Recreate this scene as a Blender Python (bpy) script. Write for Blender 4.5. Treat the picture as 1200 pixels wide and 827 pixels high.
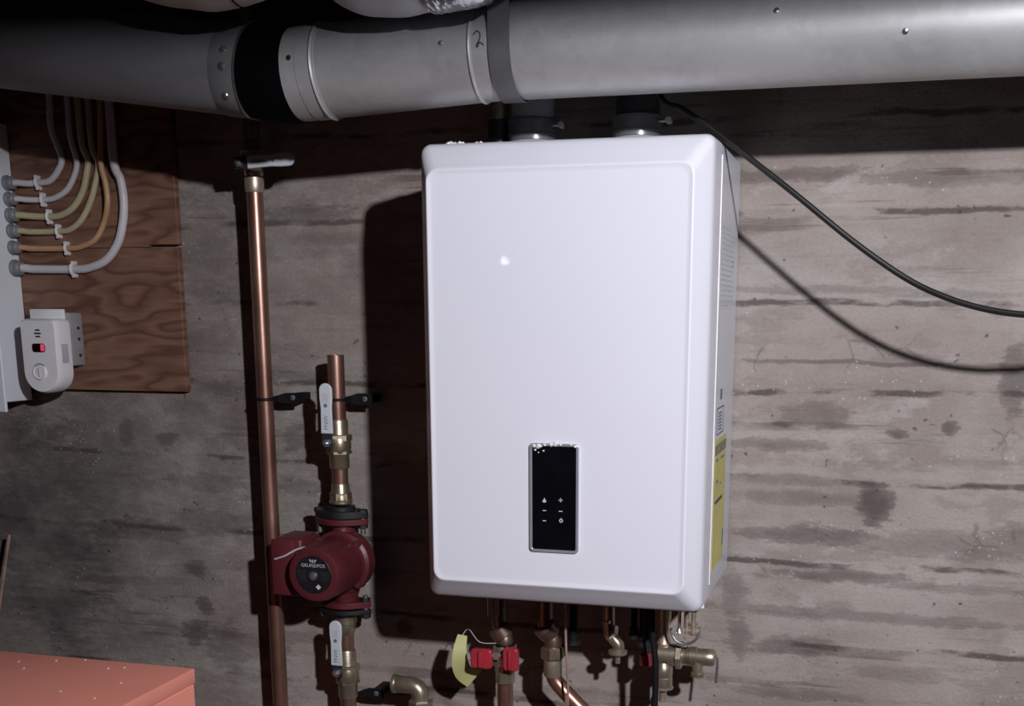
import bpy, bmesh, math, random
from mathutils import Vector, Matrix, Euler
random.seed(7)
for o in list(bpy.data.objects): bpy.data.objects.remove(o)
S = bpy.context.scene; COL = S.collection
H0 = 1.25                      # height of the heater's underside above the floor; local z = 0 is that underside

# ------------------------------------------------------------------ camera
FPX, CX, CY = 1371.235, 646.2507, 669.8187          # focal length and optical centre in 1200x827 pixels
CAMLOC = Vector((0.45602, -2.04917, 0.446153)); CAMROT = Euler((1.3528385, -0.0013682, 0.2682848))
cd = bpy.data.cameras.new('camera'); cam = bpy.data.objects.new('camera', cd); COL.objects.link(cam)
cam.location = CAMLOC + Vector((0, 0, H0)); cam.rotation_euler = CAMROT
cd.sensor_fit = 'HORIZONTAL'; cd.sensor_width = 36; cd.lens = 36 * FPX / 1200
cd.shift_x = (600 - CX) / 1200; cd.shift_y = (CY - 413.5) / 1200
cd.clip_start = .02; S.camera = cam
# ------------------------------------------------------------------ world, lamps, exposure
w = bpy.data.worlds.new('world'); S.world = w; w.use_nodes = True
bg = w.node_tree.nodes['Background']; bg.inputs[0].default_value = (.62, .75, 1, 1); bg.inputs[1].default_value = .003
def lamp(name, loc, power, radius, col):
    d = bpy.data.lights.new(name, 'POINT'); d.energy = power; d.shadow_soft_size = radius; d.color = col
    o = bpy.data.objects.new(name, d); COL.objects.link(o); o.location = Vector(loc) + Vector((0, 0, H0)); return o
sd = bpy.data.lights.new('reflector_lamp', 'SPOT'); sd.energy = 198; sd.shadow_soft_size = .032; sd.color = (.92, .935, 1); sd.spot_size = math.radians(120); sd.spot_blend = 1
so_ = bpy.data.objects.new('reflector_lamp', sd); COL.objects.link(so_); so_.location = (1.08, -2.09, .977 + H0)      # bulb with a reflector under the joists, turned to the heater
so_.rotation_euler = Vector((-.58, 2.09, -.677)).to_track_quat('-Z', 'Y').to_euler()
lamp('distant_bulb', (-.93, -3.0, .475), .6, .012, (.72, .84, 1))
S.view_settings.view_transform = 'Standard'; S.view_settings.look = 'None'
S.view_settings.exposure = 0; S.view_settings.gamma = 1; S.view_settings.use_curve_mapping = False

# ------------------------------------------------------------------ picking points in the room
_R = CAMROT.to_matrix()
def ray(px, py): return _R @ Vector(((px - CX) / FPX, -(py - CY) / FPX, -1))
def P(px, py, Y):              # point standing at distance |Y| off the concrete wall
    d = ray(px, py); return CAMLOC + d * ((Y - CAMLOC.y) / d.y)
def PX(px, py, X):
    d = ray(px, py); return CAMLOC + d * ((X - CAMLOC.x) / d.x)
V = Vector
# ------------------------------------------------------------------ materials
def nt(name):
    m = bpy.data.materials.new(name); m.use_nodes = True
    return m, m.node_tree, m.node_tree.nodes['Principled BSDF']
def node(t, typ, **kw):
    n = t.nodes.new(typ)
    for k, v in kw.items(): setattr(n, k, v)
    return n
def mat(name, col, rough=.5, metal=0, var=.12, scale=(30, 30, 30), bump=0, bscale=120, spec=.5, coat=0, emit=None, detail=4, col2=None):
    m, t, b = nt(name)
    tc = node(t, 'ShaderNodeTexCoord'); mp = node(t, 'ShaderNodeMapping'); mp.inputs['Scale'].default_value = scale
    nz = node(t, 'ShaderNodeTexNoise'); nz.inputs['Scale'].default_value = 1; nz.inputs['Detail'].default_value = detail
    rp = node(t, 'ShaderNodeValToRGB'); e = rp.color_ramp.elements
    e[0].position = .3; e[1].position = .7
    e[0].color = (*[max(0, c * (1 - var)) for c in col], 1)
    e[1].color = (*(col2 if col2 else [min(1, c * (1 + var)) for c in col]), 1)
    L = t.links.new
    L(tc.outputs['Object'], mp.inputs[0]); L(mp.outputs[0], nz.inputs['Vector']); L(nz.outputs[0], rp.inputs[0]); L(rp.outputs[0], b.inputs['Base Color'])
    b.inputs['Roughness'].default_value = rough; b.inputs['Metallic'].default_value = metal
    b.inputs['Specular IOR Level'].default_value = spec; b.inputs['Coat Weight'].default_value = coat
    if bump:
        n2 = node(t, 'ShaderNodeTexNoise'); n2.inputs['Scale'].default_value = bscale; n2.inputs['Detail'].default_value = 3
        bp = node(t, 'ShaderNodeBump'); bp.inputs['Strength'].default_value = bump; bp.inputs['Distance'].default_value = .002
        L(tc.outputs['Object'], n2.inputs['Vector']); L(n2.outputs[0], bp.inputs['Height']); L(bp.outputs[0], b.inputs['Normal'])
    if emit:
        b.inputs['Emission Color'].default_value = (*emit[0], 1); b.inputs['Emission Strength'].default_value = emit[1]
    return m
MT = {}
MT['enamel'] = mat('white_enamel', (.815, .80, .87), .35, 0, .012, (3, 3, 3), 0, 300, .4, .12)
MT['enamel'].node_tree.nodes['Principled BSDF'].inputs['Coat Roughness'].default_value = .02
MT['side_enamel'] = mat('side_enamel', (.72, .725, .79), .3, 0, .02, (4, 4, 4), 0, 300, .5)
MT['plastic'] = mat('white_plastic', (.89, .87, .89), .4, 0, .04)
MT['offwhite'] = mat('offwhite_metal', (.80, .82, .87), .45, 0, .06, (6, 6, 6))
MT['black_glass'] = mat('black_glass', (.004, .004, .006), .08, 0, .2)
MT['silver'] = mat('silver_trim', (.55, .57, .62), .3, .6, .05)
MT['icon'] = mat('icon_print', (.55, .6, .65), .5, 0, .02)
MT['foam'] = mat('foam_crumb', (.8, .8, .78), .8, 0, .1)
MT['copper'] = mat('copper', (.40, .198, .150), .36, .84, .34, (16, 16, 9), .05, 80, .5, col2=(.52, .29, .225))
MT['copper_dull'] = mat('dull_copper', (.30, .20, .16), .4, .85, .3, (20, 20, 12), .05)
MT['brass'] = mat('brass', (.48, .39, .275), .34, .85, .22, (40, 40, 40), .08, 150)
MT['brass_grey'] = mat('greyed_brass', (.45, .385, .29), .36, .8, .25, (40, 40, 40), .08, 150)
MT['solder'] = mat('soldered_brass', (.55, .45, .36), .42, .75, .25, (60, 60, 60), .1)
MT['steel'] = mat('steel', (.6, .6, .62), .3, .9, .1)
MT['dark_steel'] = mat('dark_steel', (.05, .052, .06), .45, .6, .2)
MT['iron'] = mat('black_iron', (.018, .017, .018), .5, .2, .3, (40, 40, 40), .1)
MT['red'] = mat('pump_red_paint', (.112, .020, .025), .42, 0, .15, (18, 18, 18), .15, 140, .4)
MT['dullred'] = mat('dull_red_plastic', (.22, .03, .04), .5, 0, .15)
MT['redcap'] = mat('red_plastic', (.42, .03, .045), .35, 0, .1)
MT['black'] = mat('black_plastic', (.012, .012, .014), .45, 0, .2)
MT['rubber'] = mat('black_rubber', (.006, .006, .007), .6, 0, .2, spec=.25)
MT['lever'] = mat('lever_vinyl', (.66, .68, .72), .45, 0, .05)
MT['print'] = mat('grey_print', (.16, .18, .21), .6, 0, .1)
MT['fine_print'] = mat('fine_print', (.58, .59, .65), .6, 0, .1)
MT['yellow'] = mat('yellow_label', (.62, .55, .18), .5, 0, .1, (8, 8, 8))
MT['tag'] = mat('yellow_paper_tag', (.56, .56, .24), .6, 0, .1)
MT['pvc'] = mat('grey_pvc', (.42, .42, .44), .75, 0, .08, spec=.15)
MT['darkpvc'] = mat('dark_pipe', (.045, .045, .05), .5, 0, .1)
MT['smoke'] = mat('vent_sleeve', (.20, .20, .21), .3, .3, .2)
MT['tape'] = mat('black_mastic', (.0015, .0018, .0025), .8, 0, .3, (20, 20, 20), .2, 60, .08)
MT['wrap'] = mat('white_insulation_wrap', (.66, .68, .72), .45, 0, .08, (14, 14, 14), .25, 28)
MT['wrap2'] = mat('cream_insulation_wrap', (.62, .57, .52), .5, 0, .12, (14, 14, 14), .25, 28)
MT['foil'] = mat('aluminium_foil', (.62, .62, .65), .22, .95, .2, (30, 30, 30), 1.0, 55)
MT['strap'] = mat('hanger_strap_zinc', (.19, .19, .205), .55, .35, .15)
MT['orange'] = mat('orange_paint', (.95, .335, .245), .42, 0, .06, (5, 5, 5), .05, 200, .5)
MT['cable_white'] = mat('white_cable', (.62, .585, .60), .45, 0, .06)
MT['cable_yellow'] = mat('yellow_cable', (.48, .41, .25), .45, 0, .08)
MT['cable_orange'] = mat('orange_cable', (.52, .30, .16), .45, 0, .08)
MT['cable_black'] = mat('black_cable', (.012, .011, .010), .4, 0, .2)
MT['staple'] = mat('white_staple', (.72, .70, .69), .5, 0, .1)
MT['connector'] = mat('grey_connector', (.19, .20, .22), .5, 0, .15)
MT['greybox'] = mat('grey_box', (.30, .30, .31), .5, 0, .1)
MT['led'] = mat('red_led', (.25, .02, .03), .3, 0, .1, emit=((1, .08, .16), .55))
MT['ledwin'] = mat('led_window', (.012, .002, .003), .2, 0, .1)
MT['vellum'] = mat('grey_label', (.5, .5, .55), .5, 0, .1)
MT['wood_dark'] = mat('dark_joist_wood', (.03, .02, .014), .8, 0, .35, (2, 30, 30), .2, 40)
MT['chalk'] = mat('marker_ink', (.03, .03, .035), .6, 0, .1)
MT['rod'] = mat('thin_copper', (.55, .36, .30), .4, .5, .2)

def galv():                    # spangled galvanised sheet
    m, t, b = nt('galvanised_sheet'); L = t.links.new
    tc = node(t, 'ShaderNodeTexCoord')
    vo = node(t, 'ShaderNodeTexVoronoi'); vo.inputs['Scale'].default_value = 75
    nz = node(t, 'ShaderNodeTexNoise'); nz.inputs['Scale'].default_value = 5; nz.inputs['Detail'].default_value = 6
    mp = node(t, 'ShaderNodeMapping'); mp.inputs['Scale'].default_value = (3, 26, 26)
    n2 = node(t, 'ShaderNodeTexNoise'); n2.inputs['Scale'].default_value = 1; n2.inputs['Detail'].default_value = 4
    L(tc.outputs['Object'], vo.inputs['Vector']); L(tc.outputs['Object'], nz.inputs['Vector']); L(tc.outputs['Object'], mp.inputs[0]); L(mp.outputs[0], n2.inputs['Vector'])
    a = node(t, 'ShaderNodeMath', operation='MULTIPLY_ADD'); L(vo.outputs['Color'], a.inputs[0]); a.inputs[1].default_value = .14; L(nz.outputs[0], a.inputs[2])
    c = node(t, 'ShaderNodeMath', operation='MULTIPLY_ADD'); L(n2.outputs[0], c.inputs[0]); c.inputs[1].default_value = .45; L(a.outputs[0], c.inputs[2])
    rp = node(t, 'ShaderNodeValToRGB'); e = rp.color_ramp.elements
    e[0].position = .5; e[0].color = (.46, .45, .45, 1); e[1].position = 1.05; e[1].color = (.70, .69, .69, 1)
    L(c.outputs[0], rp.inputs[0]); L(rp.outputs[0], b.inputs['Base Color'])
    b.inputs['Metallic'].default_value = .4; b.inputs['Roughness'].default_value = .48
    bp = node(t, 'ShaderNodeBump'); bp.inputs['Strength'].default_value = .25; bp.inputs['Distance'].default_value = .002
    L(nz.outputs[0], bp.inputs['Height']); L(bp.outputs[0], b.inputs['Normal'])
    return m
MT['galv'] = galv()
MT['galv_shaded'] = mat('shaded_sheet', (.25, .25, .26), .6, .25, .22, (4, 16, 16), .2, 50)  # sheet of the left run: weaker light there is put into its darker colour

def plywood(name, c0, c1):     # flat-sawn fir ply: stretched, warped rings
    m, t, b = nt(name); L = t.links.new
    tc = node(t, 'ShaderNodeTexCoord')
    mp = node(t, 'ShaderNodeMapping'); mp.inputs['Scale'].default_value = (1.7, 1, 6.5)
    nz = node(t, 'ShaderNodeTexNoise'); nz.inputs['Scale'].default_value = 2.0; nz.inputs['Detail'].default_value = 2.5; nz.inputs['Roughness'].default_value = .45
    L(tc.outputs['Object'], mp.inputs[0]); L(mp.outputs[0], nz.inputs['Vector'])
    k = node(t, 'ShaderNodeMath', operation='MULTIPLY'); k.inputs[1].default_value = 9; L(nz.outputs[0], k.inputs[0])
    fr = node(t, 'ShaderNodeMath', operation='FRACT'); L(k.outputs[0], fr.inputs[0])
    mp2 = node(t, 'ShaderNodeMapping'); mp2.inputs['Scale'].default_value = (14, 14, 240)
    n2 = node(t, 'ShaderNodeTexNoise'); n2.inputs['Scale'].default_value = 1; n2.inputs['Detail'].default_value = 3
    L(tc.outputs['Object'], mp2.inputs[0]); L(mp2.outputs[0], n2.inputs['Vector'])
    rp = node(t, 'ShaderNodeValToRGB'); rp.color_ramp.interpolation = 'EASE'; e = rp.color_ramp.elements
    e[0].position = 0; e[0].color = (*c0, 1); e[1].position = 1; e[1].color = (*c0, 1)
    x = rp.color_ramp.elements.new(.62); x.color = (*c1, 1); x = rp.color_ramp.elements.new(.45); x.color = (*[.5 * (p + q) for p, q in zip(c0, c1)], 1)
    L(fr.outputs[0], rp.inputs[0])
    mx = node(t, 'ShaderNodeMixRGB', blend_type='MULTIPLY'); mx.inputs[0].default_value = .45; L(rp.outputs[0], mx.inputs[1]); L(n2.outputs[0], mx.inputs[2]); L(mx.outputs[0], b.inputs['Base Color'])
    b.inputs['Roughness'].default_value = .6
    return m
MT['ply'] = plywood('fir_plywood', (.30, .155, .10), (.165, .072, .048))

STAINS = [ # px, py, rx, ry, strength : dirt spots and board-knot prints seen on the concrete
 (1025,590,24,26,.85),(960,487,40,17,.5),(1050,508,15,6,.7),(1117,503,13,9,.7),(918,498,13,4,.65),(945,627,85,10,.62),(985,675,80,8,.62),
 (1120,640,120,16,.38),(1192,632,34,20,.45),(930,757,48,11,.55),(1190,445,18,44,.6),(1175,362,12,12,.35),(905,521,70,7,.5),(920,562,70,7,.38),
 (945,584,90,9,.38),(925,206,90,9,.55),(1110,209,110,10,.4),(860,700,16,30,.4),(1010,722,190,7,.42),(960,424,110,3,.55),(1050,426,70,3,.6),(870,748,14,26,.5),(1050,790,60,9,.3),(930,812,80,7,.4),
 (1120,690,90,6,.35),(880,268,60,6,.3),(960,340,120,5,.35),(1110,345,90,5,.3),(1060,420,50,7,.25),
 (197,516,13,10,.65),(147,508,11,15,.55),(229,666,11,9,.7),(243,709,10,11,.7),(229,741,13,15,.75),(267,756,28,24,.4),(245,565,48,11,.4),(165,620,70,13,.45),
 (250,613,52,15,.42),(346,513,13,17,.45),(350,570,28,10,.4),(361,251,50,11,.55),(386,281,45,8,.28),(419,401,4,4,.6),(475,736,9,9,.8),(240,300,30,60,.25),
 (255,455,30,8,.3),(125,455,8,7,.5),(340,440,40,6,.3),(220,385,16,30,.3),(300,760,40,14,.3),(400,665,30,9,.3),(345,745,40,8,.3),(560,810,90,8,.3),(690,815,60,10,.3),
 ]
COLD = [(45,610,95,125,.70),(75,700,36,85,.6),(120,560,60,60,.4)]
FALLOFF_STAINS = [(120,430,330,330,.50),(330,300,190,120,.42),(60,620,260,260,.35),(380,560,120,200,.22),(40,610,110,130,.5),(130,570,110,90,.45),(20,510,90,80,.55),(170,650,150,150,.42),(30,700,80,70,.5),(210,600,120,60,.3)]  # light falloff to the left painted into the concrete, along with some dark stains
def concrete():
    m, t, b = nt('board_formed_concrete'); L = t.links.new
    tc = node(t, 'ShaderNodeTexCoord'); sp = node(t, 'ShaderNodeSeparateXYZ'); L(tc.outputs['Object'], sp.inputs[0])
    def noise(sc, det=4, rough=.55, src=None):
        mp = node(t, 'ShaderNodeMapping'); mp.inputs['Scale'].default_value = sc
        n = node(t, 'ShaderNodeTexNoise'); n.inputs['Scale'].default_value = 1; n.inputs['Detail'].default_value = det; n.inputs['Roughness'].default_value = rough
        L((src or tc.outputs['Object']), mp.inputs[0]); L(mp.outputs[0], n.inputs['Vector']); return n
    def math(op, a, c=None, d=None):
        n = node(t, 'ShaderNodeMath', operation=op)
        for i, x in enumerate((a, c, d)):
            if x is None: continue
            if isinstance(x, (int, float)): n.inputs[i].default_value = x
            else: L(x, n.inputs[i])
        return n.outputs[0]
    def ramp(x, lo, hi, a=0., c=1.):
        n = node(t, 'ShaderNodeMapRange', interpolation_type='SMOOTHSTEP'); n.inputs[1].default_value = lo; n.inputs[2].default_value = hi; n.inputs[3].default_value = a; n.inputs[4].default_value = c
        L(x, n.inputs[0]); return n.outputs[0]
    def mix(f, a, c):
        n = node(t, 'ShaderNodeMixRGB'); L(f, n.inputs[0])
        for i, x in ((1, a), (2, c)):
            if isinstance(x, tuple): n.inputs[i].default_value = (*x, 1)
            else: L(x, n.inputs[i])
        return n.outputs[0]
    blot = noise((3.0, 3.0, 5.5), 7, .62).outputs[0]
    grain = noise((2.2, 2, 62), 6, .62).outputs[0]
    fine = noise((160, 160, 200), 3, .6).outputs[0]
    warm = noise((1.6, 1, 3.0), 3).outputs[0]
    edge = noise((34, 34, 95), 7, .68).outputs[0]          # ragged outline shared by all the marks
    base = mix(ramp(blot, .36, .64), (.31, .258, .232), (.45, .405, .372))
    base = mix(ramp(warm, .42, .66, 0, .55), base, (.38, .295, .258))
    base = mix(ramp(noise((5, 5, 13), 8, .66).outputs[0], .53, .60, 0, .45), base, (.25, .205, .184))      # crisp-edged darker skins
    base = mix(ramp(noise((6, 6, 10), 8, .66).outputs['Color'], .56, .63, 0, .45), base, (.50, .46, .43))  # pale lime patches
    # stains, and the leftward light falloff painted as blotchy patches
    dn = noise((14, 14, 20), 5, .62)
    dv = node(t, 'ShaderNodeVectorMath', operation='MULTIPLY_ADD'); L(dn.outputs['Color'], dv.inputs[0]); dv.inputs[1].default_value = (.06, 0, .022); dv.inputs[2].default_value = (-.03, 0, -.011)
    pv = node(t, 'ShaderNodeVectorMath', operation='ADD'); L(tc.outputs['Object'], pv.inputs[0]); L(dv.outputs[0], pv.inputs[1])
    rag = math('MULTIPLY_ADD', edge, 1.5, -.75)
    def stains(lst, crisp):
        tot = None
        for (px, py, rx, ry, s) in lst:
            c = P(px, py, 0); e = P(px + rx, py, 0); f = P(px, py - ry, 0); ax = abs(e.x - c.x) * 1.15; az = abs(f.z - c.z) * 1.15
            n = node(t, 'ShaderNodeVectorMath', operation='MULTIPLY_ADD'); L(pv.outputs[0], n.inputs[0]); n.inputs[1].default_value = (1 / ax, 0, 1 / az); n.inputs[2].default_value = (-c.x / ax, 0, -c.z / az)
            l = node(t, 'ShaderNodeVectorMath', operation='LENGTH'); L(n.outputs[0], l.inputs[0])
            d = math('ADD', l.outputs['Value'], rag)
            k = math('ADD', ramp(d, 1.0, .80, 0, s * crisp), ramp(d, 1.15, .25, 0, s * (1 - crisp)))
            tot = k if tot is None else math('MAXIMUM', tot, k)
        return tot
    dm = math('MULTIPLY', stains(FALLOFF_STAINS, .12), ramp(noise((9, 9, 16), 7, .65).outputs[0], .36, .60, .5, 1.15))
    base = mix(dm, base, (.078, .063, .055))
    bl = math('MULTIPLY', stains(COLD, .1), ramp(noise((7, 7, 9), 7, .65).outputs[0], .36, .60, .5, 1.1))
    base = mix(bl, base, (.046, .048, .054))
    streak = math('MULTIPLY', ramp(noise((1.5, 1, 34), 6, .6).outputs[0], .575, .63), ramp(blot, .62, .42))
    base = mix(math('MULTIPLY', streak, .62), base, (.12, .094, .083))
    base = mix(ramp(grain, .54, .70, 0, .22), base, (.15, .122, .11))
    # one print per form board
    brd = math('FLOOR', math('DIVIDE', math('SUBTRACT', sp.outputs[2], .025), .1475))
    wn = node(t, 'ShaderNodeTexWhiteNoise', noise_dimensions='1D'); L(brd, wn.inputs['W'])
    base = mix(ramp(wn.outputs[0], 0, 1, 0, .26), base, (.25, .21, .188))
    wob = math('MULTIPLY_ADD', noise((4, 1, 4), 3).outputs[0], .03, math('SUBTRACT', sp.outputs[2], .040))
    wob = math('MULTIPLY_ADD', edge, .012, wob)
    fr = math('PINGPONG', wob, .07375)
    jn = math('MULTIPLY', ramp(fr, .0075, .0025), ramp(noise((5, 1, 12), 6, .6).outputs[0], .46, .56))
    base = mix(math('MULTIPLY', jn, .75), base, (.065, .052, .047))
    base = mix(stains(STAINS, .5), base, (.088, .070, .064))
    # pits, hairline cracks and pale flecks
    vo = node(t, 'ShaderNodeTexVoronoi'); vo.inputs['Scale'].default_value = 46; L(pv.outputs[0], vo.inputs['Vector'])
    pit = math('MULTIPLY', ramp(vo.outputs['Distance'], .16, .07), ramp(noise((9, 9, 14), 3).outputs[0], .50, .62))
    base = mix(math('MULTIPLY', pit, .75), base, (.08, .066, .06))
    ve = node(t, 'ShaderNodeTexVoronoi', feature='DISTANCE_TO_EDGE'); ve.inputs['Scale'].default_value = 13; L(pv.outputs[0], ve.inputs['Vector'])
    crk = math('MULTIPLY', ramp(ve.outputs['Distance'], .035, .010), ramp(noise((5, 5, 7), 4).outputs[0], .58, .66))
    base = mix(math('MULTIPLY', crk, .5), base, (.15, .125, .115))
    v2 = node(t, 'ShaderNodeTexVoronoi'); v2.inputs['Scale'].default_value = 85; L(tc.outputs['Object'], v2.inputs['Vector'])
    fl = math('MULTIPLY', ramp(v2.outputs['Distance'], .17, .10), ramp(noise((5, 5, 8), 4).outputs[0], .54, .62))
    fl = math('MAXIMUM', fl, math('MULTIPLY', ramp(noise((70, 70, 150), 3).outputs[0], .66, .74), ramp(noise((6, 6, 9), 3).outputs[0], .52, .66)))
    base = mix(math('MULTIPLY', fl, .65), base, (.60, .57, .55))
    hv = node(t, 'ShaderNodeMixRGB', blend_type='MULTIPLY'); hv.inputs[0].default_value = .16; L(base, hv.inputs[1]); L(ramp(fine, .3, .7, .6, 1.2), hv.inputs[2])
    L(hv.outputs[0], b.inputs['Base Color']); b.inputs['Roughness'].default_value = .92; b.inputs['Specular IOR Level'].default_value = .2
    hgt = math('ADD', math('MULTIPLY', grain, .5), math('ADD', math('MULTIPLY', fine, .6), math('MULTIPLY', pit, -1.2)))
    bp = node(t, 'ShaderNodeBump'); bp.inputs['Strength'].default_value = .5; bp.inputs['Distance'].default_value = .004; L(hgt, bp.inputs['Height']); L(bp.outputs[0], b.inputs['Normal'])
    return m
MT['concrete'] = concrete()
MT['floor'] = mat('concrete_floor', (.07, .066, .062), .85, 0, .25, (3, 3, 3), .3, 60)
MT['subfloor'] = plywood('subfloor_boards', (.035, .025, .018), (.02, .014, .01))

# ------------------------------------------------------------------ mesh helpers
def frame(ax):
    ax = V(ax).normalized(); r = V((0, 0, 1)) if abs(ax.z) < .9 else V((1, 0, 0))
    u = r.cross(ax).normalized(); return u, ax.cross(u), ax
def spline(pts, k=8):
    pts = [V(p) for p in pts]; out = []
    for i in range(len(pts) - 1):
        a, b, c, d = pts[max(i - 1, 0)], pts[i], pts[i + 1], pts[min(i + 2, len(pts) - 1)]
        for j in range(k):
            s = j / k
            out.append(.5 * ((2 * b) + (c - a) * s + (2 * a - 5 * b + 4 * c - d) * s * s + (3 * b - a - 3 * c + d) * s ** 3))
    return out + [pts[-1]]
class B:
    def __init__(s): s.v = []; s.f = []
    def add(s, vs, fs):
        n = len(s.v); s.v += [V(x) for x in vs]; s.f += [tuple(i + n for i in f) for f in fs]; return s
    def box(s, x0, x1, y0, y1, z0, z1, bev=0, seg=2):
        bm = bmesh.new(); bmesh.ops.create_cube(bm, size=1)
        for q in bm.verts: q.co = V(((x0 + x1) / 2 + q.co.x * (x1 - x0), (y0 + y1) / 2 + q.co.y * (y1 - y0), (z0 + z1) / 2 + q.co.z * (z1 - z0)))
        if bev: bmesh.ops.bevel(bm, geom=bm.edges[:] + bm.verts[:], offset=bev, segments=seg, affect='EDGES', profile=.5)
        bm.verts.index_update(); s.add([q.co.copy() for q in bm.verts], [tuple(q.index for q in f.verts) for f in bm.faces]); bm.free(); return s
    def lathe(s, o, ax, prof, n=24, ph=0, sy=1):           # prof: (radius, height along the axis)
        u, w_, a = frame(ax); o = V(o); vs = []
        for r, h in prof:
            for k in range(n):
                t = 2 * math.pi * k / n + ph; vs.append(o + a * h + (u * math.cos(t) + w_ * math.sin(t) * sy) * r)
        fs = [(i * n + k, i * n + (k + 1) % n, (i + 1) * n + (k + 1) % n, (i + 1) * n + k) for i in range(len(prof) - 1) for k in range(n)]
        fs += [tuple(range(n - 1, -1, -1)), tuple((len(prof) - 1) * n + k for k in range(n))]
        return s.add(vs, fs)
    def cyl(s, p0, p1, r0, r1=None, n=20, ph=0):
        p0, p1 = V(p0), V(p1); return s.lathe(p0, p1 - p0, [(r0, 0), (r0 if r1 is None else r1, (p1 - p0).length)], n, ph)
    def hexn(s, p0, p1, r, ch=.12):                          # hexagon nut with eased rims
        p0, p1 = V(p0), V(p1); h = (p1 - p0).length; return s.lathe(p0, p1 - p0, [(r * .88, 0), (r, h * ch), (r, h * (1 - ch)), (r * .88, h)], 6)
    def tube(s, pts, r, n=12):
        pts = [V(p) for p in pts]; rs = r if isinstance(r, list) else [r] * len(pts); u = None; vs = []
        for i, p in enumerate(pts):
            d = (pts[min(i + 1, len(pts) - 1)] - pts[max(i - 1, 0)]).normalized()
            u = frame(d)[0] if u is None else (u - d * u.dot(d)).normalized()
            w_ = d.cross(u)
            for k in range(n):
                t = 2 * math.pi * k / n; vs.append(p + (u * math.cos(t) + w_ * math.sin(t)) * rs[i])
        m = len(pts)
        fs = [(i * n + k, i * n + (k + 1) % n, (i + 1) * n + (k + 1) % n, (i + 1) * n + k) for i in range(m - 1) for k in range(n)]
        fs += [tuple(range(n - 1, -1, -1)), tuple((m - 1) * n + k for k in range(n))]
        return s.add(vs, fs)
    def prism(s, o, u, v, w_, outline):                      # outline (a,b) in the u,v plane pushed along w_
        o, u, v, w_ = V(o), V(u), V(v), V(w_); n = len(outline)
        a = [o + u * p + v * q for p, q in outline]; vs = a + [x + w_ for x in a]
        fs = [tuple(range(n - 1, -1, -1)), tuple(range(n, 2 * n))] + [(k, (k + 1) % n, n + (k + 1) % n, n + k) for k in range(n)]
        return s.add(vs, fs)
    def ell(s, c, rx, ry, rz, n=14):
        m = n // 2; vs = []
        for i in range(m + 1):
            a = math.pi * i / m
            for k in range(n):
                t = 2 * math.pi * k / n; q = max(math.sin(a), 1e-3); vs.append(V(c) + V((rx * q * math.cos(t), ry * q * math.sin(t), rz * math.cos(a))))
        fs = [(i * n + k, (i + 1) * n + k, (i + 1) * n + (k + 1) % n, i * n + (k + 1) % n) for i in range(m) for k in range(n)]
        return s.add(vs, fs)
def obj(name, b, m, parent=None, sharp=35, bev=0, at=None):
    if parent is not None:
        root = parent
        while root.parent: root = root.parent
        org = V(root['org'])
    else:
        xs = [v for v in b.v]; org = V(at) if at else V((sum(v.x for v in xs) / len(xs), sum(v.y for v in xs) / len(xs), min(v.z for v in xs)))
    me = bpy.data.meshes.new(name); me.from_pydata([v - org for v in b.v], [], b.f)
    bm = bmesh.new(); bm.from_mesh(me); bmesh.ops.recalc_face_normals(bm, faces=bm.faces[:]); bm.to_mesh(me); bm.free()
    me.polygons.foreach_set('use_smooth', [True] * len(me.polygons)); me.set_sharp_from_angle(angle=math.radians(sharp)); me.update()
    me.materials.append(MT[m] if isinstance(m, str) else m)
    o = bpy.data.objects.new(name, me); COL.objects.link(o)
    if parent is None: o.location = org + V((0, 0, H0)); o['org'] = tuple(org)
    else: o.parent = parent
    if bev:
        md = o.modifiers.new('bevel', 'BEVEL'); md.width = bev; md.segments = 2; md.limit_method = 'ANGLE'; md.angle_limit = math.radians(40)
    return o
def tag(o, label, cat, group=None):
    o['label'] = label; o['category'] = cat
    if group: o['group'] = group
    return o
def thing(name, org, label, cat, group=None):
    o = bpy.data.objects.new(name, None); COL.objects.link(o); o.empty_display_size = .02
    o.location = V(org) + V((0, 0, H0)); o['org'] = tuple(org); return tag(o, label, cat, group)
def struct(o): o['kind'] = 'structure'; return o
def text(name, body, size, o, u, v, m, parent, align='CENTER', sx=1):
    cu = bpy.data.curves.new('t', 'FONT'); cu.body = body; cu.size = size; cu.align_x = align; cu.align_y = 'CENTER'; cu.resolution_u = 2
    t = bpy.data.objects.new('t', cu); COL.objects.link(t); bpy.context.view_layer.update()
    me = bpy.data.meshes.new_from_object(t.evaluated_get(bpy.context.evaluated_depsgraph_get()))
    b = B(); b.add([V(o) + V(u) * q.co.x * sx + V(v) * q.co.y for q in me.vertices], [tuple(p.vertices) for p in me.polygons])
    bpy.data.objects.remove(t); bpy.data.curves.remove(cu); bpy.data.meshes.remove(me)
    return obj(name, b, m, parent)
def rrect(w_, h, r, n=4, cx=0, cy=0):
    out = []
    for i, (a, c) in enumerate(((1, 1), (-1, 1), (-1, -1), (1, -1))):
        for k in range(n + 1):
            t = math.pi / 2 * (i + k / n); out.append((cx + a * (w_ / 2 - r) + r * math.cos(t), cy + c * (h / 2 - r) + r * math.sin(t)))
    return out
XU, YU, ZU = V((1, 0, 0)), V((0, 1, 0)), V((0, 0, 1))

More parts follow.
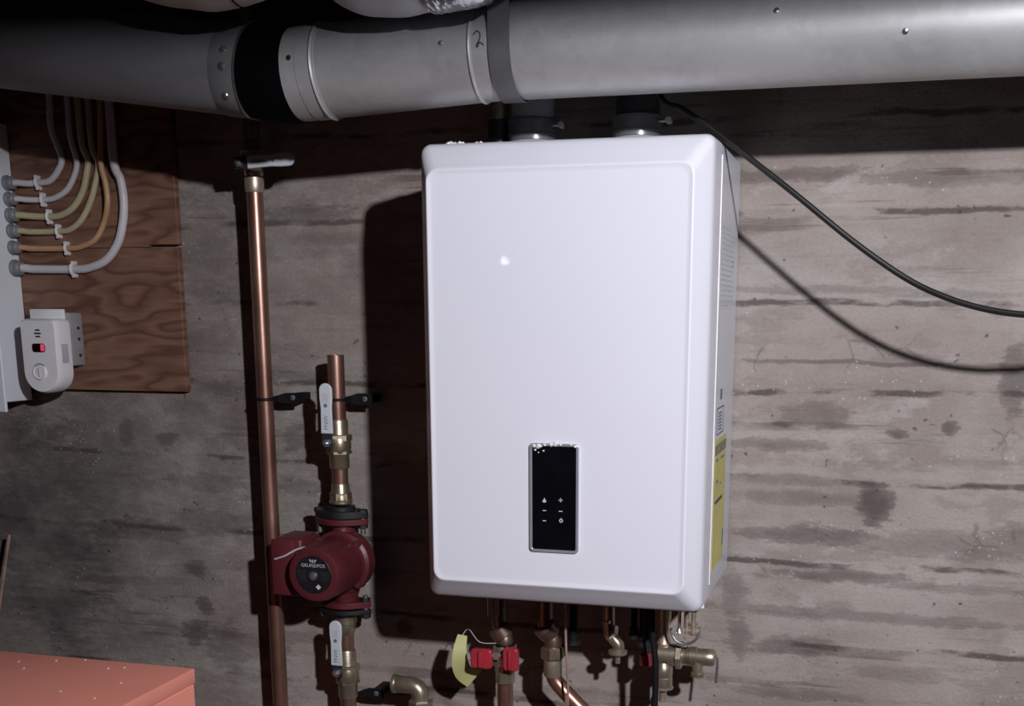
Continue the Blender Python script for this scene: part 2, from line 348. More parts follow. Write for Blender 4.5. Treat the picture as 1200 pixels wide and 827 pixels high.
# ------------------------------------------------------------------ the room
def h2(i, j, s=0):
    x = math.sin(i * 127.1 + j * 311.7 + s * 74.7) * 43758.5453; return x - math.floor(x)
def vn(x, y, s=0):
    i, j = math.floor(x), math.floor(y); a, c = x - i, y - j; a = a * a * (3 - 2 * a); c = c * c * (3 - 2 * c)
    return (h2(i, j, s) * (1 - a) + h2(i + 1, j, s) * a) * (1 - c) + (h2(i, j + 1, s) * (1 - a) + h2(i + 1, j + 1, s) * a) * c
def build_wall():              # poured against rough boards: each board left its own level, with fins at the joints
    b = B(); x0, x1, z0, z1, st = -2.0, 1.7, -1.25, .86, .0118
    nx, nz = int((x1 - x0) / st), int((z1 - z0) / st); vs = []
    for j in range(nz + 1):
        z = z0 + (z1 - z0) * j / nz; k = math.floor((z - .025) / .1475); fz = (z - .025) / .1475 - k
        for i in range(nx + 1):
            x = x0 + (x1 - x0) * i / nx
            d = (h2(k, 3) - .5) * .004 + (vn(x * 3 + k * 9, z * 14, 1) - .5) * .003 + (vn(x * 30, z * 60, 2) - .5) * .0014
            e = min(fz, 1 - fz)
            if e < .07: d += .0035 * (1 - e / .07) * (vn(x * 7, k * 5, 4) - .35)
            vs.append((x, -d, z))
    fs = [(j * (nx + 1) + i, j * (nx + 1) + i + 1, (j + 1) * (nx + 1) + i + 1, (j + 1) * (nx + 1) + i) for j in range(nz) for i in range(nx)]
    n = len(vs)                # thickness
    vs += [(x0, .2, z0), (x1, .2, z0), (x1, .2, z1), (x0, .2, z1)]; top = nz * (nx + 1)
    fs += [(n + 1, n, n + 3, n + 2), (n, n + 1, nx, 0), (top, top + nx, n + 2, n + 3), (n, 0, top, n + 3), (nx, n + 1, n + 2, top + nx)]
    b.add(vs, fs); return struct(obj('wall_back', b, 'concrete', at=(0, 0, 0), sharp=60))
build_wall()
struct(obj('floor', B().box(-2.2, 2.4, -3.6, .2, -1.35, -1.25), 'floor'))
ceil = struct(obj('ceiling', B().box(-2.2, 2.4, -3.6, .2, 1.22, 1.245), 'subfloor'))
for i, y in enumerate((-3.3, -2.9, -2.45, -1.65, -1.22, -.82, -.06)):     # joists run along the wall
    obj('joist', B().box(-2.1, 2.3, y - .02, y + .02, (.86 if i == 6 else .913 if i == 4 else .93), 1.22, .002, 1), 'wood_dark', ceil)
# ------------------------------------------------------------------ the water heater
HT = .691; D = .3671
ht = thing('water_heater', (0, -.18, 0), 'large white wall-hung tankless water heater with black touch display', 'water heater')
def ring_rect(x0, x1, z0, z1, r, y, n=5):
    cx, cz = (x0 + x1) / 2, (z0 + z1) / 2; return [V((cx + a, y, cz + c)) for a, c in rrect(x1 - x0, z1 - z0, r, n)]
def loft(rings, cap0=True, cap1=True):
    b = B(); n = len(rings[0]); vs = [q for r in rings for q in r]
    fs = [(i * n + k, i * n + (k + 1) % n, (i + 1) * n + (k + 1) % n, (i + 1) * n + k) for i in range(len(rings) - 1) for k in range(n)]
    if cap0: fs.append(tuple(range(n - 1, -1, -1)))
    if cap1: fs.append(tuple((len(rings) - 1) * n + k for k in range(n)))
    return b.add(vs, fs)
YS = -.252
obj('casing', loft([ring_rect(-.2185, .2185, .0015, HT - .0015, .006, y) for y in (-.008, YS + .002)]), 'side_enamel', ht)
rings = [ring_rect(-.22, .22, 0, HT, .010, YS), ring_rect(-.22, .22, 0, HT, .014, -.318)]
ex, et, eb = .0225, .041, .036
for s, y in ((.012, -.322), (.05, -.328), (.11, -.3325), (.2, -.3368), (.6, -.3522), (.93, -.3650), (.985, -.3674)):      # chamfered edge of the cover
    rings.append(ring_rect(-.22 + ex * s, .22 - ex * s, eb * s, HT - et * s, .014 + .004 * s, y))
for a, y in ((.0008, -.3682), (.0018, -.3684), (.0030, -.3680), (.0068, -.3666), (.0090, -.3664)):   # slightly dished front
    rings.append(ring_rect(-.22 + ex + a, .22 - ex - a, eb + a, HT - et - a, .016, y))
obj('front_cover', loft(rings), 'enamel', ht, sharp=28)
D = .3664
obj('bottom_plate', B().box(-.21, .21, -.31, -.02, -.004, .002, .001), 'dark_steel', ht)
# seam where the cover meets the casing
sb = B(); sb.box(.2186, .2212, YS - .0015, YS + .0015, .028, HT - .02, .0006)
obj('cover_seam', sb, 'plastic', ht)
# display
dy = -D - .0004
dx0, dx1, dz0, dz1 = -.0398, .0367, .0905, .2560
fr = B(); a = rrect(dx1 - dx0, dz1 - dz0, .006, 4, (dx0 + dx1) / 2, (dz0 + dz1) / 2); c = rrect(dx1 - dx0 - .0085, dz1 - dz0 - .0085, .003, 4, (dx0 + dx1) / 2, (dz0 + dz1) / 2)
n = len(a); vs = [V((p, dy + .001, q)) for p, q in a] + [V((p * 1, dy - .004, q)) for p, q in a] + [V((p, dy - .004, q)) for p, q in c] + [V((p, dy + .001, q)) for p, q in c]
fr.add(vs, [(i * n + k, i * n + (k + 1) % n, ((i + 1) % 4) * n + (k + 1) % n, ((i + 1) % 4) * n + k) for i in range(4) for k in range(n)])
fo = obj('display_frame', fr, 'silver', ht, bev=.0008)
g = B(); g.prism((0, dy + .001, 0), XU, ZU, V((0, -.003, 0)), c); gl = obj('display_glass', g, 'black_glass', ht)
gy = dy - .0023
def on_front(px, py): q = P(px, py, gy); return V((q.x, gy, q.z))
def flat(parent, name, m, pts, th=.0003):
    b = B()
    for poly in pts: b.prism((0, gy, 0), XU, ZU, V((0, -th, 0)), [(p.x, p.z) for p in poly])
    return obj(name, b, m, parent)
def bar(c, w_, h): return [c + V((sx * w_ / 2, 0, sz * h / 2)) for sx, sz in ((-1, -1), (1, -1), (1, 1), (-1, 1))]
q = on_front(657, 586); flat(gl, 'plus_icon', 'icon', [bar(q, .006, .0013), bar(q, .0013, .006)])
q = on_front(638, 586); flat(gl, 'flame_icon', 'icon', [[q + V((.003 * a, 0, .003 * c)) for a, c in ((-.7, -1.1), (.7, -1.1), (1, -.3), (.45, .3), (0, 1.4), (-.45, .3), (-1, -.3))]])
for px, py, wd in ((638, 598, .0052), (657, 599, .0056), (638, 610, .0052)): flat(gl, 'button_mark', 'icon', [bar(on_front(px, py), wd, .0013)])
q = on_front(657.5, 610); flat(gl, 'power_icon', 'icon', [[q + V((.0030 * math.cos(t) * rr, 0, .0030 * math.sin(t) * rr)) for t, rr in ((a0, 1), (a1, 1), (a1, .55), (a0, .55))] for a0, a1 in [(math.pi * (.62 + 1.76 * k / 10), math.pi * (.62 + 1.76 * (k + 1) / 10)) for k in range(10)]] + [bar(q + V((0, 0, .0025)), .0012, .003)])
random.seed(3)
def crumb(c, r, parent):
    b = B(); b.ell((0, 0, 0), r, r * .8, r * .75, 8); b.v = [c + q * (1 + random.uniform(-.3, .35)) for q in b.v]; return obj('foam_crumb', b, 'foam', parent)
for px, py, r in ((626, 522, .0035), (631, 523, .0048), (638, 521, .0024), (646, 521, .0042), (651, 520, .0046), (657, 521, .0022), (674, 523, .003), (669, 521, .002), (627, 527, .002), (637, 528, .0016), (631, 530, .0012)):
    q = P(px, py, dy - .0045); crumb(q, r, ht)
for px, py, r in ((524, 163, .0028), (528, 162, .0035), (532, 164, .0024), (537, 163, .0030), (541, 163, .0024), (557, 162, .0018), (562, 161, .002)):
    q = P(px, py, -.325); crumb(V((q.x, -.320, HT - .0005)), r * 1.25, ht)
# labels on the right side
SX = .2187
def side(px, py): return PX(px, py, SX)
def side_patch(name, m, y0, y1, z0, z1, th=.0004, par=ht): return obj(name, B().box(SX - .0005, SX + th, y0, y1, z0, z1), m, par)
def zs(py): return side(848, py).z
sl = side_patch('specification_label', 'side_enamel', -.235, -.05, zs(362), zs(262), .0003)
b = B()
for k in range(16):
    z = zs(266) + (zs(358) - zs(266)) * k / 15; y0 = -.228; y1 = -.062 - .07 * h2(k, 5) * (k % 3 == 0)
    b.box(SX, SX + .0006, y0, y1, z - .0012, z + .0012)
for k in range(4): b.box(SX, SX + .0006, -.085, -.070, zs(302 + k * 2), zs(303.4 + k * 2))
obj('fine_print', b, 'fine_print', sl)['kind'] = 'stuff'
b = B()
for z, y0, y1 in ((zs(457), -.178, -.158), (zs(463), -.178, -.158)): b.box(SX, SX + .0006, y0, y1, z - .004, z + .004)
for z0_, z1_ in ((zs(474), zs(475.6)), (zs(503), zs(504.6))): b.box(SX, SX + .0006, -.21, -.13, z0_, z1_)
for y in (-.21, -.133): b.box(SX, SX + .0006, y, y + .003, zs(503), zs(475))
for k in range(6): b.box(SX, SX + .0006, -.19, -.155, zs(480 + k * 3.6), zs(481.8 + k * 3.6))
obj('serial_label', b, 'print', ht)
ye = side_patch('energy_label', 'yellow', -.225, -.085, zs(648), zs(509), .0004)
b = B(); b.box(SX, SX + .0007, -.222, -.088, zs(526), zs(515)); obj('label_header', b, 'print', ye)
text('energy_text', 'ENERGYGUIDE', .0165, (SX + .0010, -.155, zs(520.5)), YU, ZU, 'yellow', ye)
b = B()
for z, y0, y1 in ((zs(532), -.21, -.18), (zs(533), -.15, -.11), (zs(556), -.20, -.175), (zs(561), -.15, -.14), (zs(577), -.215, -.12), (zs(578.6), -.2, -.12)): b.box(SX, SX + .0007, y0, y1, z - .002, z + .002)
b.box(SX, SX + .0007, -.105, -.092, zs(634), zs(617)); obj('label_print', b, 'print', ye)['kind'] = 'stuff'
b = B()
b.cyl((.212, -.27, .004), (.212, -.27, -.006), .004); obj('cover_latch', b, 'plastic', ht, bev=.001)
# vent sockets on top
for cx, cy in ((-.100, -.14), (.071, -.14)):
    b = B(); b.lathe((cx, cy, HT - .002), ZU, [(.044, 0), (.044, .016), (.040, .020), (.040, .024)], 32); so = obj('vent_socket', b, 'pvc', ht)
    b = B(); b.lathe((cx, cy, HT + .022), ZU, [(.0385, 0), (.0395, .001), (.0395, .032), (.0385, .033)], 32); obj('rubber_sleeve', b, 'smoke', so)
    b = B(); b.lathe((cx, cy, HT + .050), ZU, [(.0398, 0), (.0405, .0005), (.0405, .0045), (.0398, .005)], 32)
    b.lathe((cx, cy, HT + .030), ZU, [(.0398, 0), (.0405, .0005), (.0405, .0035), (.0398, .004)], 32); obj('hose_clamp', b, 'strap', so)
    b = B(); b.cyl((cx + .052, cy - .022, HT + .045), (cx + .052, cy - .008, HT + .045), .0055, n=12); b.cyl((cx + .036, cy - .014, HT + .045), (cx + .05, cy - .015, HT + .045), .003, n=8); obj('clamp_screw', b, 'steel', so, bev=.0006)
for cx, m, lb in ((-.100, 'pvc', 'light grey plastic vent pipe rising from heater top beside copper stub'), (.071, 'darkpvc', 'dark vent pipe rising from heater top beside black cable')):
    b = B(); b.lathe((cx, -.14, HT + .056), ZU, [(.0345, 0), (.0345, .468)], 32); tag(obj('vent_pipe', b, m), lb, 'pipe')
b = B(); q = P(585, 125, -.13); b.tube(spline([(q.x, -.13, HT), (q.x, -.13, .9), (q.x, -.13, 1.21)]), .0145, 16)
gp = thing('supply_pipe', (q.x, -.13, HT), 'dark copper pipe stub standing behind grey vent pipe under duct', 'pipe')
obj('pipe', b, 'copper_dull', gp); b = B(); b.lathe((q.x, -.13, .72), ZU, [(.0145, 0), (.0185, .002), (.0185, .03), (.0145, .033)], 16); obj('coupling', b, 'dark_steel', gp)
b = B(); b.lathe((q.x, -.13, .748), ZU, [(.0146, 0), (.0172, .002), (.0172, .028), (.0146, .03)], 16); obj('coupling', b, 'brass_grey', gp)

# ------------------------------------------------------------------ big duct under the joists
RD = .0645; DY = -.35
A0, A1, A2 = V((-.405, DY, .7915)), V((-.118, DY, .8072)), V((1.75, DY, .8072))
du = thing('round_duct', (0, DY, .74), 'long round galvanised duct with black sealed elbow above heater', 'duct')
def duct_sec(p0, p1, r, n=48): return B().lathe(p0, p1 - p0, [(r - .001, 0), (r, .001), (r, (p1 - p0).length), (r - .001, (p1 - p0).length + .0005)], n)
obj('duct_section', duct_sec(A1, A2, RD), 'galv', du)
obj('duct_section', duct_sec(A0, A1 + V((.03, 0, .0008)), RD + .0008), 'galv', du)
def bead(x, r, z, dirx=XU): return B().lathe(V((x, DY, z)) - dirx * .004, dirx, [(r - .001, 0), (r + .0025, .002), (r + .0035, .004), (r + .0025, .006), (r - .001, .008)], 48)
dA = (A1 - A0).normalized()
def zA(x): return A0.z + (A1.z - A0.z) * (x - A0.x) / (A1.x - A0.x)
obj('crimp_bead', bead(-.352, RD + .0008, zA(-.352), dA), 'galv', du); obj('crimp_bead', bead(-.112, RD + .0006, .8074), 'galv', du)
obj('seam_band', B().lathe(V((-.365, DY, zA(-.365))) - dA * .012, dA, [(RD, 0), (RD + .0018, .0006), (RD + .0018, .03), (RD, .031)], 48), 'galv', du)
# elbow and the run that turns out into the room
E0 = A0 + V((-.03, 0, .0035)); dirL = V((-1, 0, .14)).normalized()
L0 = E0 + dirL * .035; L1 = E0 + dirL * 1.6
obj('duct_section', duct_sec(L0 + dirL * .002, L1, RD + .002), 'galv_shaded', du)
path = spline([A0 + XU * .004, A0 - XU * .010, E0, L0 - dirL * .010, L0 + dirL * .004], 5)
obj('black_sealant', B().tube(path, [RD + .0025 + .002 * math.sin(math.pi * i / (len(path) - 1)) for i in range(len(path))], 48), 'tape', du)
# crimped collar with silver patches next to the sealant
obj('elbow_collar', B().lathe(L0 + dirL * .004, dirL, [(RD + .001, 0), (RD + .0034, .001), (RD + .0034, .040), (RD + .0015, .043)], 48), 'galv_shaded', du)
obj('collar_lip', B().lathe(L0 + dirL * .0015, dirL, [(RD + .002, 0), (RD + .0048, .001), (RD + .0048, .003), (RD + .002, .004)], 48), 'steel', du)
def screw_on(p_axis, d, ang, r, rad=.0042):
    u, w_, a = frame(d); nrm = (u * math.cos(ang) + w_ * math.sin(ang)); p = p_axis + nrm * (r - .0008)
    b = B(); b.lathe(p, nrm, [(rad, 0), (rad, .0012), (rad * .8, .0028), (rad * .3, .0036)], 10); return b
def ang_for(p_axis, d, px, py):        # angle whose surface point lies nearest the seen screw
    best = None; u, w_, a = frame(d)
    for k in range(360):
        t = math.radians(k); nrm = u * math.cos(t) + w_ * math.sin(t); p = p_axis + nrm * RD
        if nrm.dot(CAMLOC - p) <= 0: continue
        q = _R.transposed() @ (p - CAMLOC); x, y = CX + FPX * q.x / -q.z, CY - FPX * q.y / -q.z
        e = (y - py) ** 2 + .2 * (x - px) ** 2
        if best is None or e < best[0]: best = (e, t)
    return best[1]
for px, py, Ydep, dd in ((518, 50, -.41, dA), (1061, 37, -.41, XU), (911, 12, -.40, XU), (340, 68, -.41, dA)):
    q = P(px, py, Ydep); pa = V((q.x, DY, .8072 if dd is XU else zA(q.x))); obj('sheet_screw', screw_on(pa, dd, ang_for(pa, dd, px, py), RD), 'steel' if px != 340 else 'dark_steel', du)
for k, (px, py) in enumerate(((283, 78), (286, 110), (289, 60))):
    pa = L0 + dirL * .022; obj('sheet_screw', screw_on(pa, dirL, ang_for(pa, dirL, px, py), RD + .003, .006), 'steel', du)
# marker scrawl near the bead
pm = V((-.10, DY, .8072)); tt = ang_for(pm, XU, 551, 46); u_, w2, a_ = frame(XU)
def on_duct(x, t, r=RD + .0012): return V((x, DY, .8072)) + (u_ * math.cos(t) + w2 * math.sin(t)) * r
sgn = 1 if on_duct(0, tt + .1).z > on_duct(0, tt).z else -1
mk = [on_duct(-.098 + .008 * a, tt + sgn * .011 * c / RD) for a, c in ((-.9, .5), (-.3, .95), (.3, .6), (.25, -.1), (-.3, -.7), (-.1, -.9), (.3, -.4), (1.0, -.75))]
obj('marker_scrawl', B().tube(spline(mk, 5), .0008, 6), 'chalk', du)
# hanger strap
st = B(); xs0, hw, th = -.068, .0155, .0016; pts = [(-1, .45)] 
prof = [(-RD - .002, .42), (-RD - .002, 0.0)] + [(-(RD + .002) * math.cos(t), -(RD + .002) * math.sin(t)) for t in [math.pi * k / 24 for k in range(1, 24)]] + [(RD + .002, 0), (RD + .002, .42)]
vs = []; 
for i, (y, z) in enumerate(prof):
    n_ = V((0, -1, 0)) if i < 2 else (V((0, 1, 0)) if i > len(prof) - 3 else V((0, y, z)).normalized())
    for dxx in (-hw, hw):
        for e in (0, th): vs.append(V((xs0 + dxx, DY + y, .8072 + z)) + n_ * e)
fs = []
for i in range(len(prof) - 1):
    a = 4 * i; c = a + 4; fs += [(a, c, c + 2, a + 2), (a + 1, a + 3, c + 3, c + 1), (a, a + 1, c + 1, c), (a + 2, c + 2, c + 3, a + 3)]
m_ = 4 * (len(prof) - 1); fs += [(0, 2, 3, 1), (m_, m_ + 1, m_ + 3, m_ + 2)]
st.add(vs, fs); tag(obj('hanger_strap', st, 'strap'), 'dark grey metal strap slung around the round duct', 'strap')
# insulated flexible ducts above
def flex(pts, r, m, name, label, ribs=.022, amp=.0035):
    path = spline(pts, 12); rs = []; d = 0; rr = r if isinstance(r, list) else None
    dense = []
    for i in range(len(path) - 1):
        for k in range(3): dense.append(path[i].lerp(path[i + 1], k / 3))
    for i, q in enumerate(dense):
        if i: d += (q - dense[i - 1]).length
        rs.append(r + amp * math.sin(2 * math.pi * d / ribs))
    return dense, rs
R1 = .050
def sag(px, py, Y, r): q = P(px, py, Y); return V((q.x, Y, q.z + r))
cl = [sag(620, -30, -.482, R1), sag(560, 2, -.480, R1), sag(500, 14, -.47, R1), sag(455, 20, -.47, R1), sag(428, 15, -.472, R1), sag(408, -6, -.475, R1)]
c0, c9 = cl[0], cl[-1]
dn, rs = flex([(.62, -.50, 1.16), (c0.x + .20, -.49, c0.z + .09)] + cl + [(c9.x - .018, -.465, c9.z + .09), (c9.x - .02, -.455, 1.21)], R1, None, '', '', .06, .0008)
fd = thing('flexible_duct', (c9.x, -.47, .84), 'white plastic-wrapped flexible duct resting above the galvanised duct', 'duct')
obj('insulated_sleeve', B().tube(dn, rs, 32), 'wrap', fd)
near = lambda pts, q: min(range(len(pts)), key=lambda i: (pts[i] - q).length)
i0, i1 = near(dn, sag(566, 0, -.47, R1)), near(dn, sag(503, 13, -.47, R1))
random.seed(5); fb = B().tube(dn[i0:i1], R1 + .003, 32); fb.v = [q + V((random.uniform(-1, 1), random.uniform(-1, 1), random.uniform(-1, 1))) * .0013 for q in fb.v]; obj('foil_tape', fb, 'foil', fd)
R2 = .046
cl = [sag(296, -10, -.50, R2), sag(284, 5, -.50, R2), sag(264, 11, -.50, R2), sag(238, 12, -.50, R2), sag(202, 7, -.50, R2), sag(160, -6, -.50, R2)]
c0, c9 = cl[0], cl[-1]
dn, rs = flex([(c0.x + .008, -.56, 1.21), (c0.x + .008, -.52, c0.z + .09)] + cl + [(c9.x - .14, -.50, c9.z + .07), (c9.x - .22, -.50, 1.21)], R2, None, '', '', .06, .0006)
f2 = thing('flexible_duct', (c9.x, -.50, .84), 'cream-wrapped flexible duct above the black joint of the galvanised duct', 'duct')
obj('insulated_sleeve', B().tube(dn, rs, 32), 'wrap2', f2)
i0 = near(dn, sag(276, 12, -.50, R2)); obj('dark_band', B().tube(dn[i0 - 1:i0 + 2], R2 + .0015, 32), 'rubber', f2)

# ------------------------------------------------------------------ copper riser with lever valve
PY = -.075
def pipe_strap(px0, px1, py0, py1, X, pyr, label, rp=.0152):
    TY = -.052; c = P(px1, (py0 + py1) / 2, TY); a = P(px0, (py0 + py1) / 2, TY); zc = c.z; h = abs(P(px1, py0, TY).z - P(px1, py1, TY).z) / 2
    zr = P((px0 + 2 * 0) - 11, pyr, PY).z; t = thing('pipe_strap', (X, PY, zr), label, 'bracket')
    b = B(); b.lathe((X, PY, zr - .003), ZU, [(rp - .0002, 0), (rp + .0016, .0008), (rp + .0016, .0052), (rp - .0002, .006)], 24); obj('loop', b, 'rubber', t)
    pr_ = [(c.x, TY, h), (c.x * .45 + a.x * .55, TY, h * 1.02), (a.x + .012, TY - .002, h * .62), (X + rp * .9, PY + .004, .0045)]
    vs = []
    for x, y, hh in pr_:
        zz = zc + (zr - zc) * (1 - (x - X) / (c.x - X)); vs += [V((x, y, zz - hh)), V((x, y, zz + hh)), V((x, y - .004, zz - hh)), V((x, y - .004, zz + hh))]
    fs = []
    for i in range(3):
        p_, q_ = 4 * i, 4 * i + 4; fs += [(p_, q_, q_ + 1, p_ + 1), (p_ + 2, p_ + 3, q_ + 3, q_ + 2), (p_ + 1, q_ + 1, q_ + 3, p_ + 3), (p_, p_ + 2, q_ + 2, q_)]
    fs += [(0, 1, 3, 2), (12, 14, 15, 13)]; b = B(); b.add(vs, fs); ta = obj('tab', b, 'rubber', t)
    xs_ = c.x - (c.x - a.x) * .27
    b = B(); b.box(xs_ - .009, xs_ + .009, TY - .0005, -.0005, zc - h * .8, zc + h * .8, .001, 1); obj('standoff', b, 'rubber', t)
    b = B(); b.lathe((xs_, TY - .0035, zc), -YU, [(.0052, 0), (.0045, .0015), (.003, .0022)], 12); sc = obj('screw', b, 'strap', ta)
    b = B(); b.box(xs_ - .0035, xs_ + .0035, TY - .0062, TY - .0054, zc - .0006, zc + .0006); obj('screw_slot', b, 'rubber', ta)
    return t
RX = -.6385
rz = thing('copper_riser', (RX, PY, -1.25), 'tall copper pipe running down wall beside plywood board', 'pipe')
b = B().lathe((RX, PY, -1.25), ZU, [(.0148, 0), (.0148, 1.925)], 24); obj('pipe', b, 'copper', rz)
b = B().lathe((RX, PY, .655), ZU, [(.0150, 0), (.0166, .004), (.0172, .012), (.0172, .026), (.0150, .028)], 24); obj('fitting', b, 'solder', rz)
b = B().lathe((RX, PY, .745), ZU, [(.0148, 0), (.0148, .47)], 20); obj('upper_pipe', b, 'copper_dull', rz)
def lever(base, d, length, wd, m_lab, parent, white=.70, sl=.030, nrm=V((0, -1, 0)), txt=True, tside=1):
    d = d.normalized(); s = d.cross(nrm).normalized(); th = .006
    def outline(t0, t1, w0, w1, round_end):
        o = [(t0, -w0), (t1 - (w1 if round_end else 0), -w1)]
        if round_end: o += [(t1 - w1 + w1 * math.sin(a), -w1 * math.cos(a)) for a in [math.pi * k / 12 for k in range(1, 12)]]
        o += [(t1 - (w1 if round_end else 0), w1), (t0, w0)]; return o
    t0 = length * (1 - white)
    b = B(); b.prism(base, d, s, nrm * .003, outline(-.010, t0 + .006, .010, wd * .82, False)); st_ = obj('lever_arm', b, 'dark_steel', parent, bev=.0006)
    o = [(t0, -wd * .94), (t0 + (length - t0) * .5, -wd * .86), (length - wd * 2.2, -wd)]
    o += [(length - wd + wd * math.sin(a), -wd * math.cos(a)) for a in [math.pi * k / 14 for k in range(0, 15)]]
    o += [(length - wd * 2.2, wd), (t0 + (length - t0) * .5, wd * .86), (t0, wd * .94)]
    b = B(); b.prism(base - nrm * .0015, d, s, nrm * th, o); sl_ = obj('lever_sleeve', b, 'lever', parent, bev=.0016)
    if txt:
        f = base + nrm * (th - .0012)
        text('lever_text', 'FNW', wd * .95, f + d * (t0 + (length - t0) * .22), d * tside, nrm.cross(d * tside), 'print', sl_)
        c0 = f + d * (t0 + (length - t0) * .56); b = B(); b.lathe(c0 - nrm * .0002, nrm, [(wd * .30, 0), (wd * .30, .0005)], 12); obj('lever_mark', b, 'print', sl_)
        b = B()
        for k in range(5):
            c1 = f + d * (t0 + (length - t0) * (.64 + .035 * k)); b.prism(c1 - s * wd * .45, s * wd * .9, d * .0012, nrm * .0004, [(0, 0), (1, 0), (1, 1), (0, 1)])
        obj('lever_print', b, 'vellum', sl_)
    b = B(); b.hexn(base + nrm * .002, base + nrm * .010, .0075); b.cyl(base + nrm * .009, base + nrm * .014, .003, n=10); obj('stem_nut', b, 'steel', parent)
    b = B(); b.cyl(base - nrm * sl, base + nrm * .003, .008, .0065, n=14); obj('stem', b, 'brass', parent)
def valve_body(X, Y, z0, z1, parent, m='brass', k=1.0):
    h = z1 - z0
    b = B().lathe((X, Y, z0), ZU, [(.0165 * k, 0), (.0185 * k, .003), (.0185 * k, h * .28), (.0205 * k, h * .32), (.0225 * k, h * .42), (.0225 * k, h * .58), (.0205 * k, h * .66), (.0180 * k, h * .72), (.0180 * k, h - .003), (.0165 * k, h)], 28)
    o = obj('body', b, m, parent)
    b = B().hexn((X, Y, z0 + h * .56), (X, Y, z0 + h * .70), .0245 * k); obj('body_nut', b, m, parent)
    b = B().hexn((X, Y, z0 + h * .30), (X, Y, z0 + h * .37), .0235 * k); obj('body_nut', b, m, parent)
    return o
tv = thing('ball_valve', (RX, PY, .683), 'ball valve with sideways white lever at top of copper riser', 'valve')
valve_body(RX, PY, .683, .745, tv, 'brass_grey', .92)
la, lb_ = P(293, 190.5, -.146), P(345, 186, -.146)
lever(V((RX + .014, -.144, la.z)), V((lb_.x - la.x, 0, lb_.z - la.z)), lb_.x - RX - .014, .0115, '', tv, .86, .058)
pipe_strap(321, 353, 460, 472, RX, 467.5, 'black pipe strap holding the tall copper riser')

# ------------------------------------------------------------------ pump branch
BX = -.4925
zp = lambda py: P(400, py, PY).z
br = thing('pump_branch_pipe', (BX, PY, zp(590)), 'short open copper stub with brass fittings above red pump', 'pipe')
b = B(); b.lathe((BX, PY, zp(491)), ZU, [(.0152, 0), (.0152, zp(416) - zp(491)), (.0136, zp(416) - zp(491) + .0004), (.0136, zp(430) - zp(491))], 28); obj('pipe', b, 'copper', br)
b = B(); b.lathe((BX, PY, zp(572)), ZU, [(.0150, 0), (.0150, zp(549) - zp(572))], 24); obj('pipe_nipple', b, 'copper', br)
h = zp(566) - zp(590)
b = B(); b.lathe((BX, PY, zp(590)), ZU, [(.019, 0), (.0215, .002), (.0215, .006), (.0195, .008), (.0195, .010), (.0175, h * .5), (.0165, h - .003), (.0152, h)], 28); obj('adapter', b, 'brass', br)
b = B(); b.hexn((BX, PY, zp(587)), (BX, PY, zp(576)), .0205); obj('adapter_nut', b, 'brass', br)
uv = thing('ball_valve', (BX, PY, zp(547)), 'ball valve with upright white lever above the red pump', 'valve')
valve_body(BX, PY, zp(549), zp(491), uv)
lt, lz = P(381.5, 449, -.12), P(388, 522, -.12)
lever(V((BX - .002, -.115, lz.z + .004)), V((0, 0, 1)), lt.z - lz.z - .004, .0122, '', uv, .84)
pipe_strap(406, 437, 461, 474, BX, 468, 'black pipe strap holding the open copper stub', .0156)
# pump
pc = V((-.4885, PY, -.009)); MYF = -.205
pu = thing('circulator_pump', (pc.x, PY, zp(716)), 'dark red cast-iron circulator pump with black round nameplate', 'pump')
zt, zb = zp(613), zp(703)
b = B(); prof = [(.036, -.042), (.048, -.036), (.054, -.022), (.056, 0), (.054, .020), (.046, .034), (.034, .044), (.026, .052), (.0235, .06)]
prof = [(.0235, zb - pc.z), (.026, zb - pc.z + .012)] + prof + [(.0235, zt - pc.z)]
prof = sorted(prof, key=lambda q: q[1]); b.lathe(pc, ZU, prof, 36, 0, .85); vo_ = obj('volute', b, 'red', pu)
b = B(); b.lathe((pc.x, PY + .015, pc.z), -YU, [(.050, 0), (.058, .008), (.060, .030), (.060, .040), (.054, .044), (.052, .050)], 40)
for k in range(4):
    t = math.pi / 4 + math.pi / 2 * k; c = V((pc.x + .054 * math.cos(t), PY - .012, pc.z + .054 * math.sin(t))); b.cyl(c, c - YU * .022, .0085, .0075, 12)
obj('motor_flange', b, 'red', pu)
for k in range(4):
    t = math.pi / 4 + math.pi / 2 * k; c = V((pc.x + .054 * math.cos(t), PY - .034, pc.z + .054 * math.sin(t))); obj('flange_screw', B().hexn(c, c - YU * .005, .005), 'red', pu)
b = B(); b.lathe((pc.x, -.108, pc.z), -YU, [(.051, 0), (.053, .01), (.0525, .06), (.0515, .085), (.0485, -MYF - .109), (.046, -MYF - .108), (.0355, -MYF - .108)], 40); mo = obj('motor_housing', b, 'red', pu)
b = B(); b.lathe((pc.x, MYF + .001, pc.z), -YU, [(.0348, 0), (.0345, .0018), (.034, .0022)], 40); npl = obj('nameplate', b, 'black', pu)
fy = MYF - .0013
text('nameplate_text', 'GRUNDFOS', .0088, (pc.x, fy, pc.z + .0165), XU, ZU, 'icon', npl)
b = B()
for s in (-1, 1): b.prism((pc.x + s * .003, fy, pc.z + .0245), XU * s, ZU, V((0, -.0003, 0)), [(0, -.003), (.0028, .0005), (.0045, .003), (.0015, .003), (0, .001)])
b.prism((pc.x, fy, pc.z + .0225), XU, ZU, V((0, -.0003, 0)), [(-.001, -.001), (.001, -.001), (.001, .005), (-.001, .005)]); obj('nameplate_logo', b, 'icon', npl)
b = B(); 
